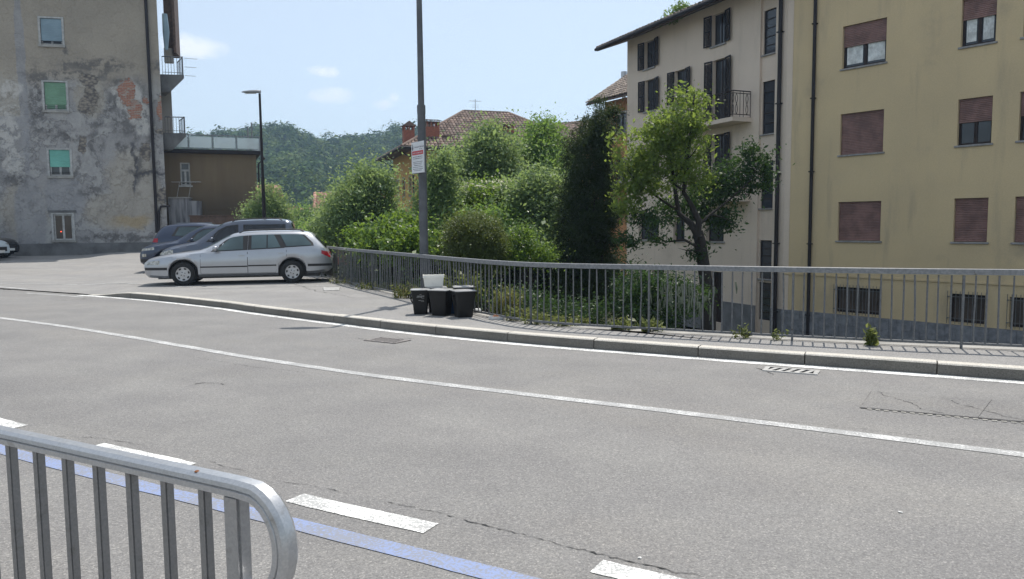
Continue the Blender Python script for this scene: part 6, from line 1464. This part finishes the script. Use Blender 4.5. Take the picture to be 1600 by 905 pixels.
def hill_h(x, y):
    xr = x * 400 / max(y, 150); r_ = lerp_tab(RID, xr) - 11.5 + 3.5 * sstep(-100, -55, xr)
    g = .5 * math.sin(x * .045 + y * .02) + .5 * math.sin(x * .021 - y * .05 + 1)
    return GZ + (r_ - GZ) * sstep(150, 405, y) ** .9 + g * 3.0 * sstep(150, 220, y) * (1 - sstep(330, 400, y)) - sstep(420, 560, y) * 25
hx = np.linspace(-420, 320, 75); hy = np.linspace(150, 560, 42)
structure(obj('hill', MB().grid([[(x, y, hill_h(x, y)) for x in hx] for y in hy]), M['ground'], smooth=80))
t = NT('forest_leaves'); r = t.node('ShaderNodeNewGeometry', 'Random Per Island'); p = t.pos()
c = t.mix(t.step(t.noise(p, .06, 4, .6), .35, .65), (.030, .066, .024), (.085, .135, .040)); c = t.mix(t.math('MULTIPLY', t.step(t.noise(p, .15, 2), .52, .62), .75), c, (.125, .165, .052)); c = t.mix(t.math('MULTIPLY', t.step(t.noise(t.map(p, (1, 1, 1), (40, 9, 3)), .13, 2), .56, .66), .7), c, (.020, .045, .020)); c = t.mix(.5, c, t.mix(1.0, c, t.ramp(r, [(0, (.6, .6, .6)), (1, (1.4, 1.4, 1.3))]), 'MULTIPLY'))
t.done(c, .85, 0, .08); tr_ = t.n.new('ShaderNodeBsdfTranslucent'); t.set(tr_.inputs[0], t.mix(1.0, c, (2.0, 2.0, 1.4), 'MULTIPLY')); mx = t.n.new('ShaderNodeMixShader'); mx.inputs[0].default_value = .12; t.l.new(t.b.outputs[0], mx.inputs[1]); t.l.new(tr_.outputs[0], mx.inputs[2]); t.l.new(mx.outputs[0], t.out.inputs[0]); M['forest'] = t.m
cs = []
yy = 165.0
while yy < 425:
    step_ = 5.2 + (yy - 165) * .006
    x0_, x1_ = -.47 * yy - 20, .24 * yy + 15
    for x in np.arange(x0_, x1_, step_):
        xx, y2 = x + random.uniform(-2.4, 2.4), yy + random.uniform(-2.2, 2.2); cs.append((xx, y2, hill_h(xx, y2), random.uniform(.75, 1.35) * random.choice((.9, 1, 1, 1.25))))
    yy += step_ * .92
cs = np.array(cs); N = len(cs); per = 230
Rr = np.stack([3.5 * cs[:, 3], 3.5 * cs[:, 3], 4.2 * cs[:, 3] * np.exp(rng.normal(0, .15, N))], 1); Cc = cs[:, :3] + np.stack([np.zeros(N), np.zeros(N), 3.5 * cs[:, 3]], 1)
U_ = unit(N * per); U_[:, 2] = np.where(U_[:, 2] < -.3, -U_[:, 2], U_[:, 2])
lob = 1 + .22 * np.sin(U_[:, 0] * 5 + np.repeat(rng.random(N) * 6, per)) * np.sin(U_[:, 1] * 5 + U_[:, 2] * 6 + np.repeat(rng.random(N) * 6, per))
Pp = np.repeat(Cc, per, 0) + U_ * np.repeat(Rr, per, 0) * (lob * (.78 + .25 * rng.random(N * per)))[:, None]
fo = leaves('forest', Pp, .98, M['forest'], None, .8, .3, 0, .35, kind='stuff', normals=U_); tag(fo, 'dense green forest covering the hillside in the background', 'forest')
# farther blue ridges
def ridge(name, Y, pts, thick=160):
    top = smooth_curve([tuple(D(x, y, Y)) for x, y in pts], 12); a = []; b = []; c = []
    for q in top:
        n_ = 2.5 * math.sin(q.x * .09) + 1.5 * math.sin(q.x * .23); a.append((q.x, Y - thick, GZ)); b.append((q.x, Y - thick * .35, GZ + (q.z - GZ) * .7 + n_)); c.append((q.x, Y, q.z + n_ * .5))
    d = [(q.x, Y + thick, GZ) for q in top]
    return structure(obj(name, MB().grid([a, b, c, d]), M['forest'], smooth=80))
ridge('mountain', 800, [(-700, 250), (-200, 235), (200, 232), (330, 216), (375, 207), (415, 203), (450, 206), (520, 220), (640, 226), (720, 215), (800, 198), (830, 197), (870, 205), (900, 214), (1000, 222), (1300, 215), (2300, 220)])

# ------------------------------------------------------------------ summer haze
hv = bpy.data.materials.new('haze_air'); hv.use_nodes = True; hn = hv.node_tree; hn.nodes.clear()
ho = hn.nodes.new('ShaderNodeOutputMaterial'); pv = hn.nodes.new('ShaderNodeVolumePrincipled'); pv.inputs['Color'].default_value = (.50, .70, 1.0, 1); pv.inputs['Density'].default_value = .0006; pv.inputs['Anisotropy'].default_value = .3
hn.links.new(pv.outputs[0], ho.inputs['Volume'])
hb_ = obj('haze', MB().box(-960, 960, -200, 1060, -6, 135), hv); tag(hb_, 'thin blue summer haze over the whole valley', 'haze', kind='stuff')
